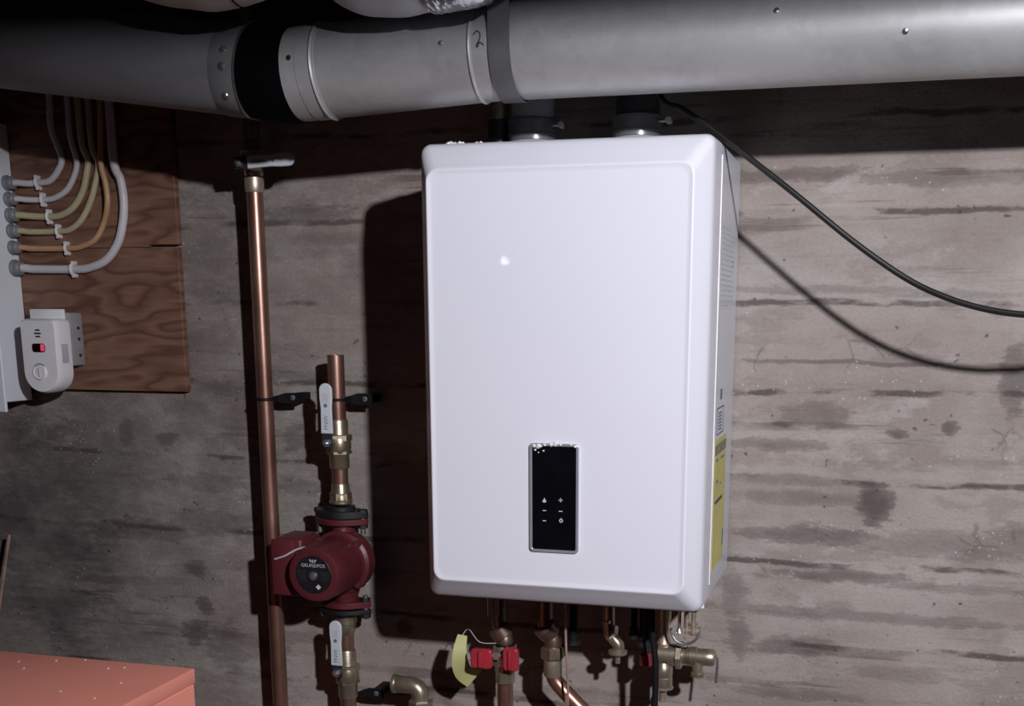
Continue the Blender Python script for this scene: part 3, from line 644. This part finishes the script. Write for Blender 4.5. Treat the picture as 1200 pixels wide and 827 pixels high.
for x0, x1, z0_, z1_ in ((-.030, -.014, -.014, .008), (.014, .03, -.012, .006)): obj('nameplate_panel', B().prism((pc.x, fy, pc.z), XU, ZU, V((0, -.0002, 0)), [(x0, z0_), (x1, z0_), (x1, z1_), (x0, z1_)]), 'dark_steel', npl)
b = B(); b.lathe((pc.x, fy + .001, pc.z - .002), -YU, [(.0085, 0), (.0075, .005), (.004, .0065)], 20); obj('speed_plug', b, 'steel', npl)
b = B(); b.prism((pc.x + .009, fy, pc.z - .022), XU, ZU, V((0, -.0004, 0)), [(-.005, 0), (0, -.005), (.005, 0), (0, .005)]); obj('nameplate_symbol', b, 'lever', npl)
# terminal box on the motor's left
q0, q1 = P(325, 627, -.165), P(353, 706, -.165)
b = B(); b.box(pc.x - .098, pc.x - .040, -.168, -.088, pc.z - .052, pc.z + .056, .008, 3); tb = obj('terminal_box', b, 'red', pu)
b = B(); b.box(pc.x - .0995, pc.x - .052, -.1755, -.166, pc.z - .050, pc.z + .054, .004, 2); obj('box_lid', b, 'red', tb)
wa, wb = P(322, 655, -.178), P(358, 641, -.178)
b = B(); b.tube(spline([wa, wa.lerp(wb, .35) + V((0, -.003, -.001)), wa.lerp(wb, .7) + V((0, 0, .002)), wb], 6), .0018, 8); obj('twisted_wire', b, 'cable_white', pu)
def flange(zc, th, m, name, lob=.058, r=.034):
    out = []
    for k in range(48):
        t = 2 * math.pi * k / 48; c, s = math.cos(t), math.sin(t)
        out.append(((lob - .014) * (1 if c > 0 else -1) * min(1, abs(c) * 1.0) ** 1.0 * .9 + .014 * c, (r * (1 - .55 * abs(c) ** 2)) * s))
    b = B(); b.prism((BX, PY, zc), XU, YU, ZU * th, out); return b
zt2 = zp(603)
obj('pump_flange', flange(zp(613), zp(606) - zp(613), 'red', ''), 'red', pu, bev=.0012)
obj('pump_flange', flange(zp(709), zp(702) - zp(709), 'red', ''), 'red', pu, bev=.0012)
for nm, z0_, z1_ in (('upper', zp(605.5), zp(594)), ('lower', zp(716.5), zp(709.5))):
    co = thing('companion_flange', (BX, PY, z0_), 'black iron flange bolted to %s of the red pump' % ('top' if nm == 'upper' else 'bottom'), 'flange', None)
    obj('plate', flange(z0_, (z1_ - z0_) * .75, 'iron', ''), 'iron', co, bev=.0015)
    b = B(); b.lathe((BX, PY, z0_ if nm == 'lower' else z0_ + .006), ZU, [(.026, 0), (.026, (z1_ - z0_) * .8), (.022, z1_ - z0_ - .003)], 24) if nm == 'upper' else b.lathe((BX, PY, z0_ - .008), ZU, [(.021, 0), (.026, .004), (.026, .012)], 24)
    obj('hub', b, 'iron', co)
    for s in (-1, 1):
        bx_ = BX + s * .044; up = nm == 'upper'; zz0, zz1 = (zp(624), zp(596)) if up else (zp(722), zp(695))
        b = B(); b.cyl((bx_, PY - .003, zz0), (bx_, PY - .003, zz1), .0048, n=12); bo = obj('bolt', b, 'steel', co)
        obj('bolt_nut', B().hexn((bx_, PY - .003, zp(617) if up else zp(701.5)), (bx_, PY - .003, zp(612.5) if up else zp(697.5)), .0095), 'iron', bo)
        obj('bolt_nut', B().hexn((bx_, PY - .003, zp(600) if up else zp(721)), (bx_, PY - .003, zp(595) if up else zp(716)), .0095), 'iron', bo)
# below the pump
lp = thing('lower_pump_pipe', (BX, PY, -1.25), 'copper and brass pipe leaving the underside of red pump', 'pipe')
b = B(); b.lathe((BX, PY, zp(742)), ZU, [(.0155, 0), (.0175, .004), (.0185, .012), (.0185, .020), (.021, .022), (.021, .030), (.0185, .032), (.0185, zp(719) - zp(742))], 28); obj('adapter', b, 'brass', lp)
b = B(); b.lathe((BX, PY, zp(760)), ZU, [(.0150, 0), (.0150, zp(738) - zp(760))], 24); obj('pipe_nipple', b, 'copper', lp)
b = B(); b.lathe((BX, PY, -1.25), ZU, [(.0152, 0), (.0152, 1.25 + zp(816))], 24); obj('pipe', b, 'copper', lp)
lv = thing('ball_valve', (BX, PY, zp(816)), 'ball valve with upright white lever below the red pump', 'valve')
valve_body(BX, PY, zp(816), zp(760), lv, 'brass_grey')
lt, lz = P(391.5, 727.5, -.12), P(398, 790, -.12)
lever(V((BX - .001, -.115, lz.z + .002)), V((0, 0, 1)), lt.z - lz.z - .002, .0122, '', lv, .86)
pipe_strap(420, 450, 807, 818, BX, 814, 'black pipe strap holding the pipe under red pump', .0156)
# brass elbow rising into view by the pump line
e0 = P(493, 830, -.10); ec = thing('brass_elbow_valve', (e0.x, -.10, -1.25), 'brass elbow fitting on copper pipe between pump and yellow tag', 'fitting')
ztop = P(485, 803, -.10).z
b = B(); b.tube(spline([(e0.x, -.10, ztop - .055), (e0.x, -.10, ztop - .022), (e0.x - .003, -.10, ztop - .008), (e0.x - .014, -.10, ztop), (e0.x - .030, -.10, ztop + .0005), (e0.x - .048, -.10, ztop + .001)], 8), .0165, 24); obj('elbow', b, 'brass_grey', ec)
b = B(); b.hexn((e0.x, -.10, ztop - .052), (e0.x, -.10, ztop - .026), .0225); obj('nut', b, 'brass_grey', ec)
b = B(); b.lathe((e0.x - .046, -.10, ztop + .001), -XU, [(.0175, 0), (.0185, .002), (.0185, .007), (.012, .009)], 24); obj('end_plug', b, 'brass_grey', ec)
b = B(); b.lathe((e0.x, -.10, -1.25), ZU, [(.0145, 0), (.0145, 1.25 + ztop - .05)], 20); obj('pipe', b, 'copper', ec)

# ------------------------------------------------------------------ fittings under the heater
UY = -.13
def up_(px, py, Y=UY): return P(px, py, Y)
# A: cold line with red-handled service valve
a0 = up_(592, 800); ax = a0.x
ca = thing('service_valve', (ax, UY, -1.25), 'brass service valve with two red handles on copper pipe', 'valve')
zA_ = lambda py: up_(592, py).z
b = B(); b.lathe((ax, UY, -1.25), ZU, [(.0142, 0), (.0142, 1.25 + zA_(786))], 24); obj('pipe', b, 'copper', ca)
b = B(); b.lathe((ax, UY, zA_(800)), ZU, [(.0145, 0), (.0175, .003), (.0175, .02), (.0185, .024), (.0185, zA_(780) - zA_(800)), (.0215, zA_(778) - zA_(800)), (.0215, zA_(768) - zA_(800)), (.0185, zA_(764) - zA_(800)), (.017, zA_(757) - zA_(800))], 28); obj('body', b, 'brass_grey', ca)
b = B(); b.hexn((ax, UY, zA_(765)), (ax, UY, zA_(755)), .0215); obj('union_nut', b, 'solder', ca)
b = B(); b.lathe((ax, UY, zA_(756)), ZU, [(.0185, 0), (.0185, .004)], 24); obj('gasket', b, 'rubber', ca)
ub = up_(583, 738); b = B(); b.tube(spline([(ax, UY, zA_(755)), (ax, UY, zA_(748)), (ax - .008, UY + .004, zA_(738)), (ax - .012, UY + .006, zA_(725)), (ax - .012, UY + .006, -.004)], 6), .0145, 20); obj('tail_pipe', b, 'copper_dull', ca)
b = B(); c = V((ax - .008, UY + .002, zA_(740))); d_ = V((-.5, -.15, .85)).normalized(); b.lathe(c - d_ * .012, d_, [(.017, 0), (.020, .003), (.020, .020), (.017, .023)], 24); obj('swivel_nut', b, 'copper_dull', ca)
for px in (575, 587):
    q = up_(px, 725); b = B(); b.cyl((q.x, UY - .02, -.004), (q.x, UY - .02, up_(px, 722, UY - .02).z), .0022, n=8); obj('bracket_pin', b, 'steel', ca)
def tee_handle(px, py, m, parent, Y, name='handle', w_=.040, h=.036):
    q = P(px, py, Y); b = B(); out = rrect(w_, h, .007, 4)
    b.prism((q.x, Y, q.z), XU, ZU, V((0, -.012, 0)), out); o = obj(name, b, m, parent, bev=.0025)
    b = B(); b.box(q.x - w_ * .12, q.x + w_ * .12, Y - .017, Y - .010, q.z - h * .42, q.z + h * .42, .002); obj('grip_rib', b, m, o)
    return q, o
q, o = tee_handle(566, 770, 'redcap', ca, UY - .028)
b = B(); b.cyl((q.x, UY - .03, q.z), (ax - .01, UY - .012, zA_(770)), .006, n=12); obj('side_stem', b, 'dark_steel', ca)
q, o = tee_handle(600, 771, 'redcap', ca, UY - .030, 'handle', .028, .042)
b = B(); b.cyl((ax + .006, UY - .006, q.z), (q.x, UY - .031, q.z), .007, n=12); obj('side_stem', b, 'dark_steel', ca)
b = B(); c = P(583, 767, UY - .03); b.hexn(c, c - YU * .009, .0085); b.cyl(c + YU * .02, c, .0055, n=10); obj('stem_nut', b, 'steel', ca)
# yellow tag hanging on the handle
tp = [P(536, 742, -.125), P(532, 757, -.135), P(531, 772, -.13), P(535, 786, -.118), P(547, 801, -.104), P(562, 796, -.10)]
ctr = spline([P(542, 744, -.122), P(539, 760, -.136), P(539, 775, -.138), P(544, 788, -.128), P(556, 795, -.112)], 6)
b = B(); vs = []
for i, c in enumerate(ctr):
    d_ = (ctr[min(i + 1, len(ctr) - 1)] - ctr[max(i - 1, 0)]).normalized(); s = d_.cross(V((.25, -1, -.1)).normalized()).normalized()
    k = i / (len(ctr) - 1); hw_ = .0085 + .0125 * k; nn = s.cross(d_) * .0005
    vs += [c - s * hw_ - nn, c + s * hw_ - nn, c + s * hw_ + nn, c - s * hw_ + nn]
fs = []
for i in range(len(ctr) - 1):
    p_, q_ = 4 * i, 4 * i + 4
    fs += [(p_ + k, p_ + (k + 1) % 4, q_ + (k + 1) % 4, q_ + k) for k in range(4)]
fs += [(0, 3, 2, 1), tuple(4 * (len(ctr) - 1) + k for k in range(4))]; b.add(vs, fs)
tg = thing('paper_tag', ctr[-1], 'curled yellow paper tag hanging beside red-handled valve', 'tag'); obj('card', b, 'tag', tg)
b = B(); b.tube(spline([ctr[0], ctr[0] + V((.012, .0, .012)), P(562, 752, UY - .01), V((ax - .012, UY - .012, zA_(752)))], 6), .0008, 6); obj('string', b, 'cable_white', tg)
# B: hot line bending away to the right
hb = up_(648, 765); zB = lambda py: up_(648, py).z
cb = thing('hot_water_pipe', (hb.x, UY, -1.25), 'bent copper pipe with brass nut below the heater display', 'pipe')
pts = [up_(648, 775), up_(648.5, 788), up_(651, 797), up_(660, 808), up_(675, 824), up_(700, 850), up_(716, 872), up_(720, 900)]
pts = pts + [V((pts[-1].x, UY, -1.25))]
b = B(); b.tube(spline(pts, 6), .0140, 20); obj('pipe', b, 'copper', cb)
b = B(); b.lathe((hb.x, UY, zB(792)), ZU, [(.0145, 0), (.0165, .003), (.0165, zB(772) - zB(792))], 24); obj('adapter', b, 'solder', cb)
b = B(); b.hexn((hb.x, UY, zB(771)), (hb.x, UY, zB(757)), .0225); obj('union_nut', b, 'brass', cb)
b = B(); b.tube(spline([(hb.x, UY, zB(760)), (hb.x, UY, zB(750)), (hb.x - .006, UY, zB(742)), (hb.x - .014, UY, zB(732)), (hb.x - .014, UY, -.004)], 6), .0150, 20); obj('tail_pipe', b, 'copper_dull', cb)
c = V((hb.x - .010, UY - .002, zB(738))); d_ = V((-.45, -.55, .7)).normalized(); b = B(); b.lathe(c - d_ * .012, d_, [(.017, 0), (.0205, .003), (.0205, .024), (.016, .028), (.010, .028)], 24); obj('elbow_cap', b, 'copper_dull', cb)
b = B(); b.tube(spline([(P(662, 725, -.17).x, -.17, -.004), P(663, 745, -.17), P(664, 770, -.172), P(665.5, 800, -.172), P(665, 830, -.17), P(663, 870, -.17), V((P(663, 870, -.17).x, -.17, -1.25))], 6), .0022, 8)
tag(obj('thin_drain_tube', b, 'rod'), 'thin metal tube dropping in front of bent copper pipe', 'tube')
# black plugs between the pipes
for px, py, r, lb in ((672, 742, .010, 'black plastic plug hanging beside the thin metal tube'), (743, 735, .008, 'black plastic plug beside the small brass test valve'), (752, 745, .006, 'black plastic plug beside the black hose under heater')):
    q = up_(px, py, -.15); t = thing('drain_plug', (q.x, -.15, q.z - .02), lb, 'plug')
    b = B(); b.lathe((q.x, -.15, q.z - .012), ZU, [(r * .8, 0), (r, .002), (r, .012), (r * .7, .014), (r * .7, -q.z + .010)], 16); obj('stem', b, 'rubber', t)
    b = B(); b.lathe((q.x, -.15, q.z - .020), ZU, [(r * .9, 0), (r * 1.25, .002), (r * 1.25, .009), (r * .9, .011)], 12); obj('cap', b, 'black', t)
# C: small test valve
cq = up_(724, 762); cc = thing('test_valve', (cq.x, UY, up_(724, 777).z), 'small angled brass test valve with flared nut', 'valve')
b = B(); b.lathe((cq.x, UY, up_(724, 777).z), ZU, [(.0038, 0), (.0045, .001), (.0045, .014), (.0155, .017), (.0165, .020), (.0165, .023), (.010, .026), (.009, .034)], 22); obj('flared_nut', b, 'solder', cc)
b = B(); pa, pb = V((cq.x, UY, up_(724, 760).z)), up_(714, 737); b.tube(spline([pa, pa + V((0, 0, .008)), pa.lerp(pb, .6), pb, V((pb.x - .002, UY, -.004))], 6), .0105, 18); obj('body', b, 'brass_grey', cc)
b = B(); d_ = V((-.6, -.6, .5)).normalized(); b.lathe(pb - d_ * .006 + V((.004, 0, -.004)), d_, [(.012, 0), (.0145, .002), (.0145, .010), (.009, .013)], 6); obj('angle_nut', b, 'steel', cc)
q = P(705, 728, -.16); b = B(); b.cyl(q, q + V((.012, 0, 0)), .0018, n=8); b.cyl(q + V((.012, -.002, 0)), q + V((.015, -.003, 0)), .003, n=8); obj('key', b, 'steel', cc)
# D: black hose
b = B(); b.tube(spline([(P(764, 722, -.19).x, -.19, -.004), P(765, 745, -.19), P(768, 775, -.19), P(768, 805, -.19), P(767, 830, -.19), P(765, 880, -.19), V((P(765, 880, -.19).x, -.19, -1.25))], 6), .0055, 12)
tag(obj('black_hose', b, 'rubber'), 'black hose hanging down under heater beside brass relief valve', 'hose')
# F: red cap behind the hose
q = up_(757, 772, -.13); t = thing('capped_stub', (q.x, -.13, q.z - .012), 'red-capped pipe stub half hidden behind black hose', 'pipe')
b = B(); b.lathe((q.x, -.13, q.z - .012), ZU, [(.009, 0), (.0115, .002), (.0115, .020), (.008, .023)], 18); obj('cap', b, 'dullred', t)
b = B(); b.lathe((q.x, -.13, q.z + .009), ZU, [(.007, 0), (.007, -q.z - .013)], 16); obj('pipe', b, 'dark_steel', t)
# E: relief / drain valve cluster
EY = -.135; ez = P(790, 767, EY).z; ex0 = P(775, 767, EY).x; cx_ = P(777, 790, EY).x
ev = thing('relief_valve', (cx_, EY, P(777, 822, EY).z), 'brass drain and relief valve cluster under heater corner', 'valve')
b = B(); b.lathe((cx_, EY, ez - .004), ZU, [(.0105, 0), (.0105, .02), (.0125, .024), (.009, .036), (.0085, .055), (.012, .068), (.013, -ez)], 20); obj('inlet_neck', b, 'solder', ev)
lenb = P(838, 767, EY).x - ex0
b = B(); b.lathe((ex0 - .006, EY, ez), XU, [(.0145, 0), (.0185, .002), (.0185, .034), (.0145, .036), (.0145, .055), (.0165, .057), (.0165, .066), (.0145, .068), (.0150, .082), (.0150, .094), (.0125, .098)], 24); obj('body', b, 'brass_grey', ev)
b = B(); b.hexn((ex0 + .026, EY, ez), (ex0 + .037, EY, ez), .0245); obj('collar_nut', b, 'solder', ev)
b = B()
for k in range(4): b.lathe((ex0 + .043 + .005 * k, EY, ez), XU, [(.015, 0), (.017, .0012), (.017, .0024), (.015, .0036)], 20)
obj('thread', b, 'brass', ev)
sx_ = P(818, 785, EY).x; b = B(); b.lathe((sx_, EY - .004, P(818, 792, EY).z), ZU, [(.0085, 0), (.0115, .001), (.0115, .007), (.0095, .009), (.0085, .03)], 18); obj('spout', b, 'brass_grey', ev)
b = B(); lx = P(835, 765, EY).x; b.tube(spline([(lx - .006, EY - .004, ez), (lx + .002, EY - .006, ez + .006), (lx + .009, EY - .008, ez + .004), (lx + .010, EY - .010, ez - .012), (lx + .009, EY - .012, ez - .040)], 6), .0024, 10); obj('test_lever', b, 'steel', ev)
zE = lambda py: P(777, py, EY).z
b = B(); b.lathe((cx_, EY, zE(803)), ZU, [(.0135, 0), (.0165, .002), (.0165, zE(793) - zE(803)), (.0150, zE(792) - zE(803)), (.0165, zE(790) - zE(803)), (.0165, zE(780) - zE(803)), (.0135, zE(777) - zE(803)), (.0115, zE(770) - zE(803))], 24); obj('union', b, 'brass_grey', ev)
b = B(); b.lathe((cx_, EY, zE(806.5)), ZU, [(.013, 0), (.0185, .001), (.0185, .0035), (.016, .005)], 24); obj('washer', b, 'solder', ev)
b = B(); b.lathe((cx_, EY, zE(822)), ZU, [(.0055, 0), (.0065, .001), (.0065, zE(806) - zE(822))], 16); obj('outlet_stub', b, 'solder', ev)
# lifting ring of the unit's drain
rc = P(803, 738, -.17); kn = thing('drain_ring', (rc.x, -.17, rc.z), 'silver ring-pull drain knob under the heater corner', 'knob')
b = B(); b.tube([rc + V((.0235 * math.cos(t), -.002, .0235 * math.sin(t) - .000)) for t in [math.pi * (.98 + 1.10 * k / 20) for k in range(21)]], .0024, 10); obj('ring', b, 'steel', kn)
b = B(); b.cyl(rc + V((-.010, 0, 0)), V((rc.x - .010, -.17, -.004)), .003, n=10); b.lathe(rc + V((-.010, 0, -.008)), ZU, [(.004, 0), (.006, .003), (.003, .010)], 12); obj('pin', b, 'steel', kn)
b = B(); b.cyl(rc + V((.002, 0, -.006)), V((rc.x + .002, -.17, -.004)), .0045, n=12); obj('plunger', b, 'solder', kn)
b = B(); b.lathe(rc + V((.014, -.004, -.006)), ZU, [(.006, 0), (.008, .002), (.008, .006), (.005, .009), (.005, .014), (.007, .016), (.007, .020), (.004, .022), (.004, .05)], 14); obj('knob_stem', b, 'solder', kn)

# ------------------------------------------------------------------ black cable sagging to the right
pts = [P(772, 110, -.222), P(800, 128, -.222), P(835, 152, -.228), P(870, 179, -.236), P(930, 226, -.245), P(1000, 283, -.252), P(1060, 325, -.26), P(1105, 347, -.27), P(1150, 361, -.28), P(1200, 368.5, -.29), P(1260, 368, -.30), P(1340, 350, -.32)]
pts += [V((1.1, -.26, .55)), V((1.35, -.15, .60)), V((1.6, -.03, .62))]
pts = [V((pts[0].x - .04, -.226, .88)), V((pts[0].x - .06, -.23, 1.21))][::-1] + pts
b = B(); b.tube(spline(pts, 8), .0046, 10); tag(obj('black_cable', b, 'cable_black'), 'black cable sagging across the concrete wall from the heater top', 'cable')

# ------------------------------------------------------------------ plywood, breaker panel and cables
PB = -.018
zj = P(190, 289, PB).z
def board(x0, x1, z0, z1, label):
    b = B(); b.box(x0, x1, PB, -.0035, z0, z1, .001, 1); return tag(obj('plywood_board', b, 'ply'), label, 'board')
xr1, xr2 = P(206.5, 250, PB).x, P(214, 380, PB).x
zbm = P(214, 459, PB).z
b = B(); nx = P(174, 295, PB).x; nz_ = P(180, 303, PB).z
b.prism((0, -.0035, 0), XU, ZU, V((0, PB + .0035, 0)), [(-1.55, zbm), (xr2, zbm), (xr2, zj - .001), (nx, zj - .001), (-1.55, zj - .001)]); tag(obj('plywood_board', b, 'ply', bev=.001), 'lower plywood board with swirling grain behind the gas alarm', 'board')
b = B(); b.prism((0, -.0035, 0), XU, ZU, V((0, PB + .0035, 0)), [(-1.55, zj), (nx, zj), (nx, zj + .004), (xr1, zj + .004), (xr1, .90), (-1.55, .90)]); tag(obj('plywood_board', b, 'ply', bev=.001), 'upper plywood board behind the six curving cables', 'board')
EX = -1.195; epz0, epz1 = .272, .80
ep = thing('breaker_panel', (EX - .15, -.018, epz0), 'white steel electrical panel with cable connectors along its side', 'electrical panel')
b = B(); b.box(EX - .36, EX, -.105, PB - .0003, epz0, epz1, .0015, 1); obj('box', b, 'offwhite', ep)
b = B(); b.box(EX - .38, EX + .012, -.111, -.1045, epz0 - .018, PX(20, 372, EX + .01).z, .0015, 1); obj('door_cover', b, 'offwhite', ep)
rows = [(12, 214, 44, 214), (14, 233, 50.5, 234), (14.5, 252, 57.5, 254), (15, 270.5, 68.5, 271), (14, 290, 78.5, 291), (17, 314, 86, 315.5)]
tops = [(61, 150, 58, 118), (84, 160, 79, 118), (98.5, 168, 91, 120), (110, 172, 103, 120), (118.5, 172, 117, 121), (136, 190, 128, 123)]
turns = [[(58, 212), (68, 200), (72, 184)], [(64, 232), (78, 223), (87, 206), (90, 188)], [(72, 252), (86, 243), (97, 224), (102, 200), (103, 186)], [(82, 269), (95, 258), (106, 236), (113, 208), (115, 190)], [(95, 289), (112, 280), (122, 260), (126, 238), (124, 216), (118.5, 194)], [(104, 314), (124, 305), (138, 285), (144, 260), (145, 235), (141, 210)]]
cols = ['cable_white', 'cable_white', 'cable_yellow', 'cable_yellow', 'cable_orange', 'cable_white']
rad = [.0062, .0056, .0064, .0058, .0055, .0080]
lbs = ['short white cable in the topmost panel connector', 'white cable in the second panel connector from top', 'yellow cable clamped between white and yellow neighbours', 'yellow cable running just above the orange one', 'orange cable curving down plywood into the panel', 'thick white cable making the widest curve into panel']
for i in range(6):
    cxp, cyp, spx, spy = rows[i]; CYd = -.050; r = rad[i]
    c = PX(cxp, cyp, EX); CYd = max(min(c.y, -.035), -.08); cz = P(cxp + 8, cyp, CYd).z
    pts = [V((EX + .017, CYd, cz)), V((EX + .026, CYd + .002, cz)), V((EX + .045, (CYd + PB - r) / 2, P((cxp + spx) / 2 + 4, cyp + 1, -.03).z))]
    pl = PB - r - .0003
    pts += [P(spx, spy, pl)] + [P(x, y, pl - (.0125 if i == 4 and k > 2 else 0)) for k, (x, y) in enumerate(turns[i])] + [P(tops[i][2] + (tops[i][0] - tops[i][2]) * .7, tops[i][1], pl - .012), P(tops[i][2], tops[i][3], -.045), P(tops[i][2] - 4, tops[i][3] - 40, -.05)]
    e = pts[-1]; pts.append(V((e.x, -.05, 1.0))); pts.append(V((e.x, -.05, 1.21)))
    b = B(); b.tube(spline(pts, 7), r, 12); tag(obj('electrical_cable', b, cols[i]), lbs[i], 'cable', 'cables entering the electrical panel')
    b = B(); b.lathe((EX - .004, CYd, cz), XU, [(r + .0085, 0), (r + .0085, .008), (r + .0062, .010), (r + .0062, .019), (r + .0035, .022)], 18); obj('cable_connector', b, 'connector', ep)
    q = P(spx, spy, pl); dd = (P(*turns[i][0], pl) - pts[2]).normalized(); s = dd.cross(-YU).normalized()
    stp = thing('cable_staple', (q.x, PB, q.z), ['white staple on the topmost white cable', 'white staple on the second white cable from top', 'white staple on the upper yellow cable', 'white staple on the lower yellow cable', 'white staple on the orange cable', 'white staple on the thick lowest white cable'][i], 'staple', 'cable staples on the plywood')
    b = B(); arc = [(s * (r + .0022) * math.cos(t) + -YU * (r + .0022) * math.sin(t)) for t in [math.pi * k / 10 for k in range(11)]]
    arc = [s * (r + .0022) + YU * r] + arc + [s * -(r + .0022) + YU * r]; b.tube([q + a_ for a_ in arc], .0028, 8); obj('saddle', b, 'staple', stp)
    b = B()
    for sg in (-1, 1): b.cyl(V((q.x, PB, q.z)) + s * sg * (r + .0042), V((q.x, PB - .011, q.z)) + s * sg * (r + .0042), .0036, n=10)
    obj('nail', b, 'staple', stp)
# outlet box and alarm
AXC = (P(25, 415, -.11).x + P(66, 415, -.11).x) / 2
ob = thing('outlet_box', (AXC, PB, .31), 'grey outlet box with white cover behind the gas alarm', 'outlet')
gx1 = P(94.5, 400, -.03).x; gz0, gz1 = P(90, 428, -.03).z, P(90, 366, -.03).z
b = B(); b.box(gx1 - .085, gx1, -.058, PB - .0003, gz0, gz1, .004, 2); bx0 = obj('box', b, 'greybox', ob)
px1 = P(78, 400, -.062).x; pz0, pz1 = P(78, 430, -.062).z, P(78, 362, -.062).z
b = B(); b.box(px1 - .076, px1, -.066, -.058, pz0, pz1, .002, 2); obj('cover_plate', b, 'plastic', ob)
for z in (gz0 + .02, gz1 - .03, (gz0 + gz1) / 2): obj('knockout', B().cyl((gx1 - .001, -.035, z), (gx1 + .002, -.035, z), .003, n=8), 'dark_steel', bx0)
fx0, fx1 = P(25.5, 415, -.11).x, P(67, 415, -.11).x; az1, az0 = P(45, 374, -.11).z, P(50, 460.5, -.11).z
wA = fx1 - fx0; cxA = (fx0 + fx1) / 2
al = thing('gas_alarm', (cxA, -.09, az0), 'white plug-in gas alarm with red digital display', 'alarm')
def al_out(k): 
    hw_ = wA / 2 * k; r = hw_; o = [(cxA + hw_ * math.cos(t), az0 + wA / 2 + r * math.sin(t)) for t in [-math.pi + math.pi * j / 18 for j in range(19)]]
    tr = .010; top = az1 - wA / 2 * (1 - k)
    o += [(cxA + hw_ - tr + tr * math.cos(t), top - tr + tr * math.sin(t)) for t in [math.pi / 2 * j / 5 for j in range(6)]]
    o += [(cxA - hw_ + tr + tr * math.cos(t), top - tr + tr * math.sin(t)) for t in [math.pi / 2 + math.pi / 2 * j / 5 for j in range(6)]]
    return o
rings = [[V((x, y, z)) for x, z in al_out(k)] for k, y in ((1.0, -.0665), (1.02, -.075), (1.02, -.098), (.985, -.106), (.93, -.1100))]
obj('housing', loft(rings), 'plastic', al, sharp=50)
fyA = -.1100
def apatch(name, m, px, py, w_, h, th=.001, par=al, r=None):
    q = P(px, py, fyA); b = B(); b.prism((q.x, fyA + .0005, q.z), XU, ZU, V((0, -th, 0)), rrect(w_, h, min(w_, h) * .3 if r is None else r, 3)); return obj(name, b, m, par)
for px, py, w_ in ((43.8, 386.7, .0105), (44, 390.5, .015), (44.3, 394.2, .0105)): apatch('speaker_slot', 'dark_steel', px, py, w_, .003)
dw = apatch('display_window', 'ledwin', 45.5, 407.5, .029, .0165, .0014)
apatch('lit_digit', 'led', 50.2, 407.3, .0085, .0125, .0020, dw, .001)
q = P(47, 436, fyA); b = B(); b.lathe((q.x, fyA + .001, q.z), -YU, [(.0150, 0), (.0150, .003), (.013, .0045), (.012, .003)], 28); bt = obj('test_button', b, 'plastic', al)
b = B(); b.box(q.x - .0012, q.x + .0012, fyA - .0042, fyA - .002, q.z - .008, q.z + .008, .0005, 1); obj('button_ridge', b, 'vellum', bt)
b = B(); b.tube([V((q.x + .0158 * math.cos(t), fyA - .0003, q.z + .0158 * math.sin(t))) for t in [math.pi * (.25 + .5 * k / 10) for k in range(11)]], .0009, 6); obj('button_shadow_line', b, 'dark_steel', al)
b = B(); zz = P(73, 414, -.085).z; b.box(cxA + wA / 2 * 1.02 - .0004, cxA + wA / 2 * 1.02 + .0005, -.097, -.078, zz - .018, zz + .018); obj('side_label', b, 'vellum', al)

# ------------------------------------------------------------------ orange cabinet and thin rod
OB = -.70; oc = P(228.5, 782.5, OB)
ca_ = thing('orange_cabinet', (oc.x - .35, OB - .24, -1.25), 'orange painted metal cabinet with flat top in room corner', 'cabinet')
b = B(); b.box(oc.x - .72, oc.x, OB - .48, OB, oc.z - .022, oc.z, .0025, 2); obj('top', b, 'orange', ca_)
b = B(); b.box(oc.x - .717, oc.x - .001, OB - .475, OB - .002, -1.25, oc.z - .0215, .002, 1); obj('carcass', b, 'orange', ca_)
for s in (0, 1):
    x0 = oc.x - .712 + s * .355; b = B(); b.box(x0, x0 + .350, OB - .492, OB - .4755, -1.20, oc.z - .03, .003, 1); dr = obj('door', b, 'orange', ca_)
    hx = x0 + (.32 if s == 0 else .03); b = B(); b.tube([(hx, OB - .492, -.62), (hx, OB - .515, -.62), (hx, OB - .515, -.50), (hx, OB - .492, -.50)], .005, 8); obj('handle', b, 'steel', dr)
random.seed(11)
b = B()
for px, py in ((22, 775), (28, 783), (66, 774), (100, 773), (127, 774), (146, 782), (71, 810), (142, 800), (111, 818), (127, 783), (37, 760)):
    q = P(px, py, -.14); d_ = ray(px, py); q = CAMLOC + d_ * ((oc.z - CAMLOC.z) / d_.z)
    if q.y < OB - .005 and q.x < oc.x - .005: b.ell(q, .0016, .0016, .0012, 6)
o = obj('dust_specks', b, 'foam', ca_); o['kind'] = 'stuff'
ra, rb = P(11, 626, -.05), P(-22, 860, -.09)
b = B(); b.tube([ra, ra.lerp(rb, .5), V((rb.x - .02, -.10, -1.25))], .0036, 10); tag(obj('thin_rod', b, 'rod'), 'thin pale copper rod leaning on wall behind orange cabinet', 'rod')
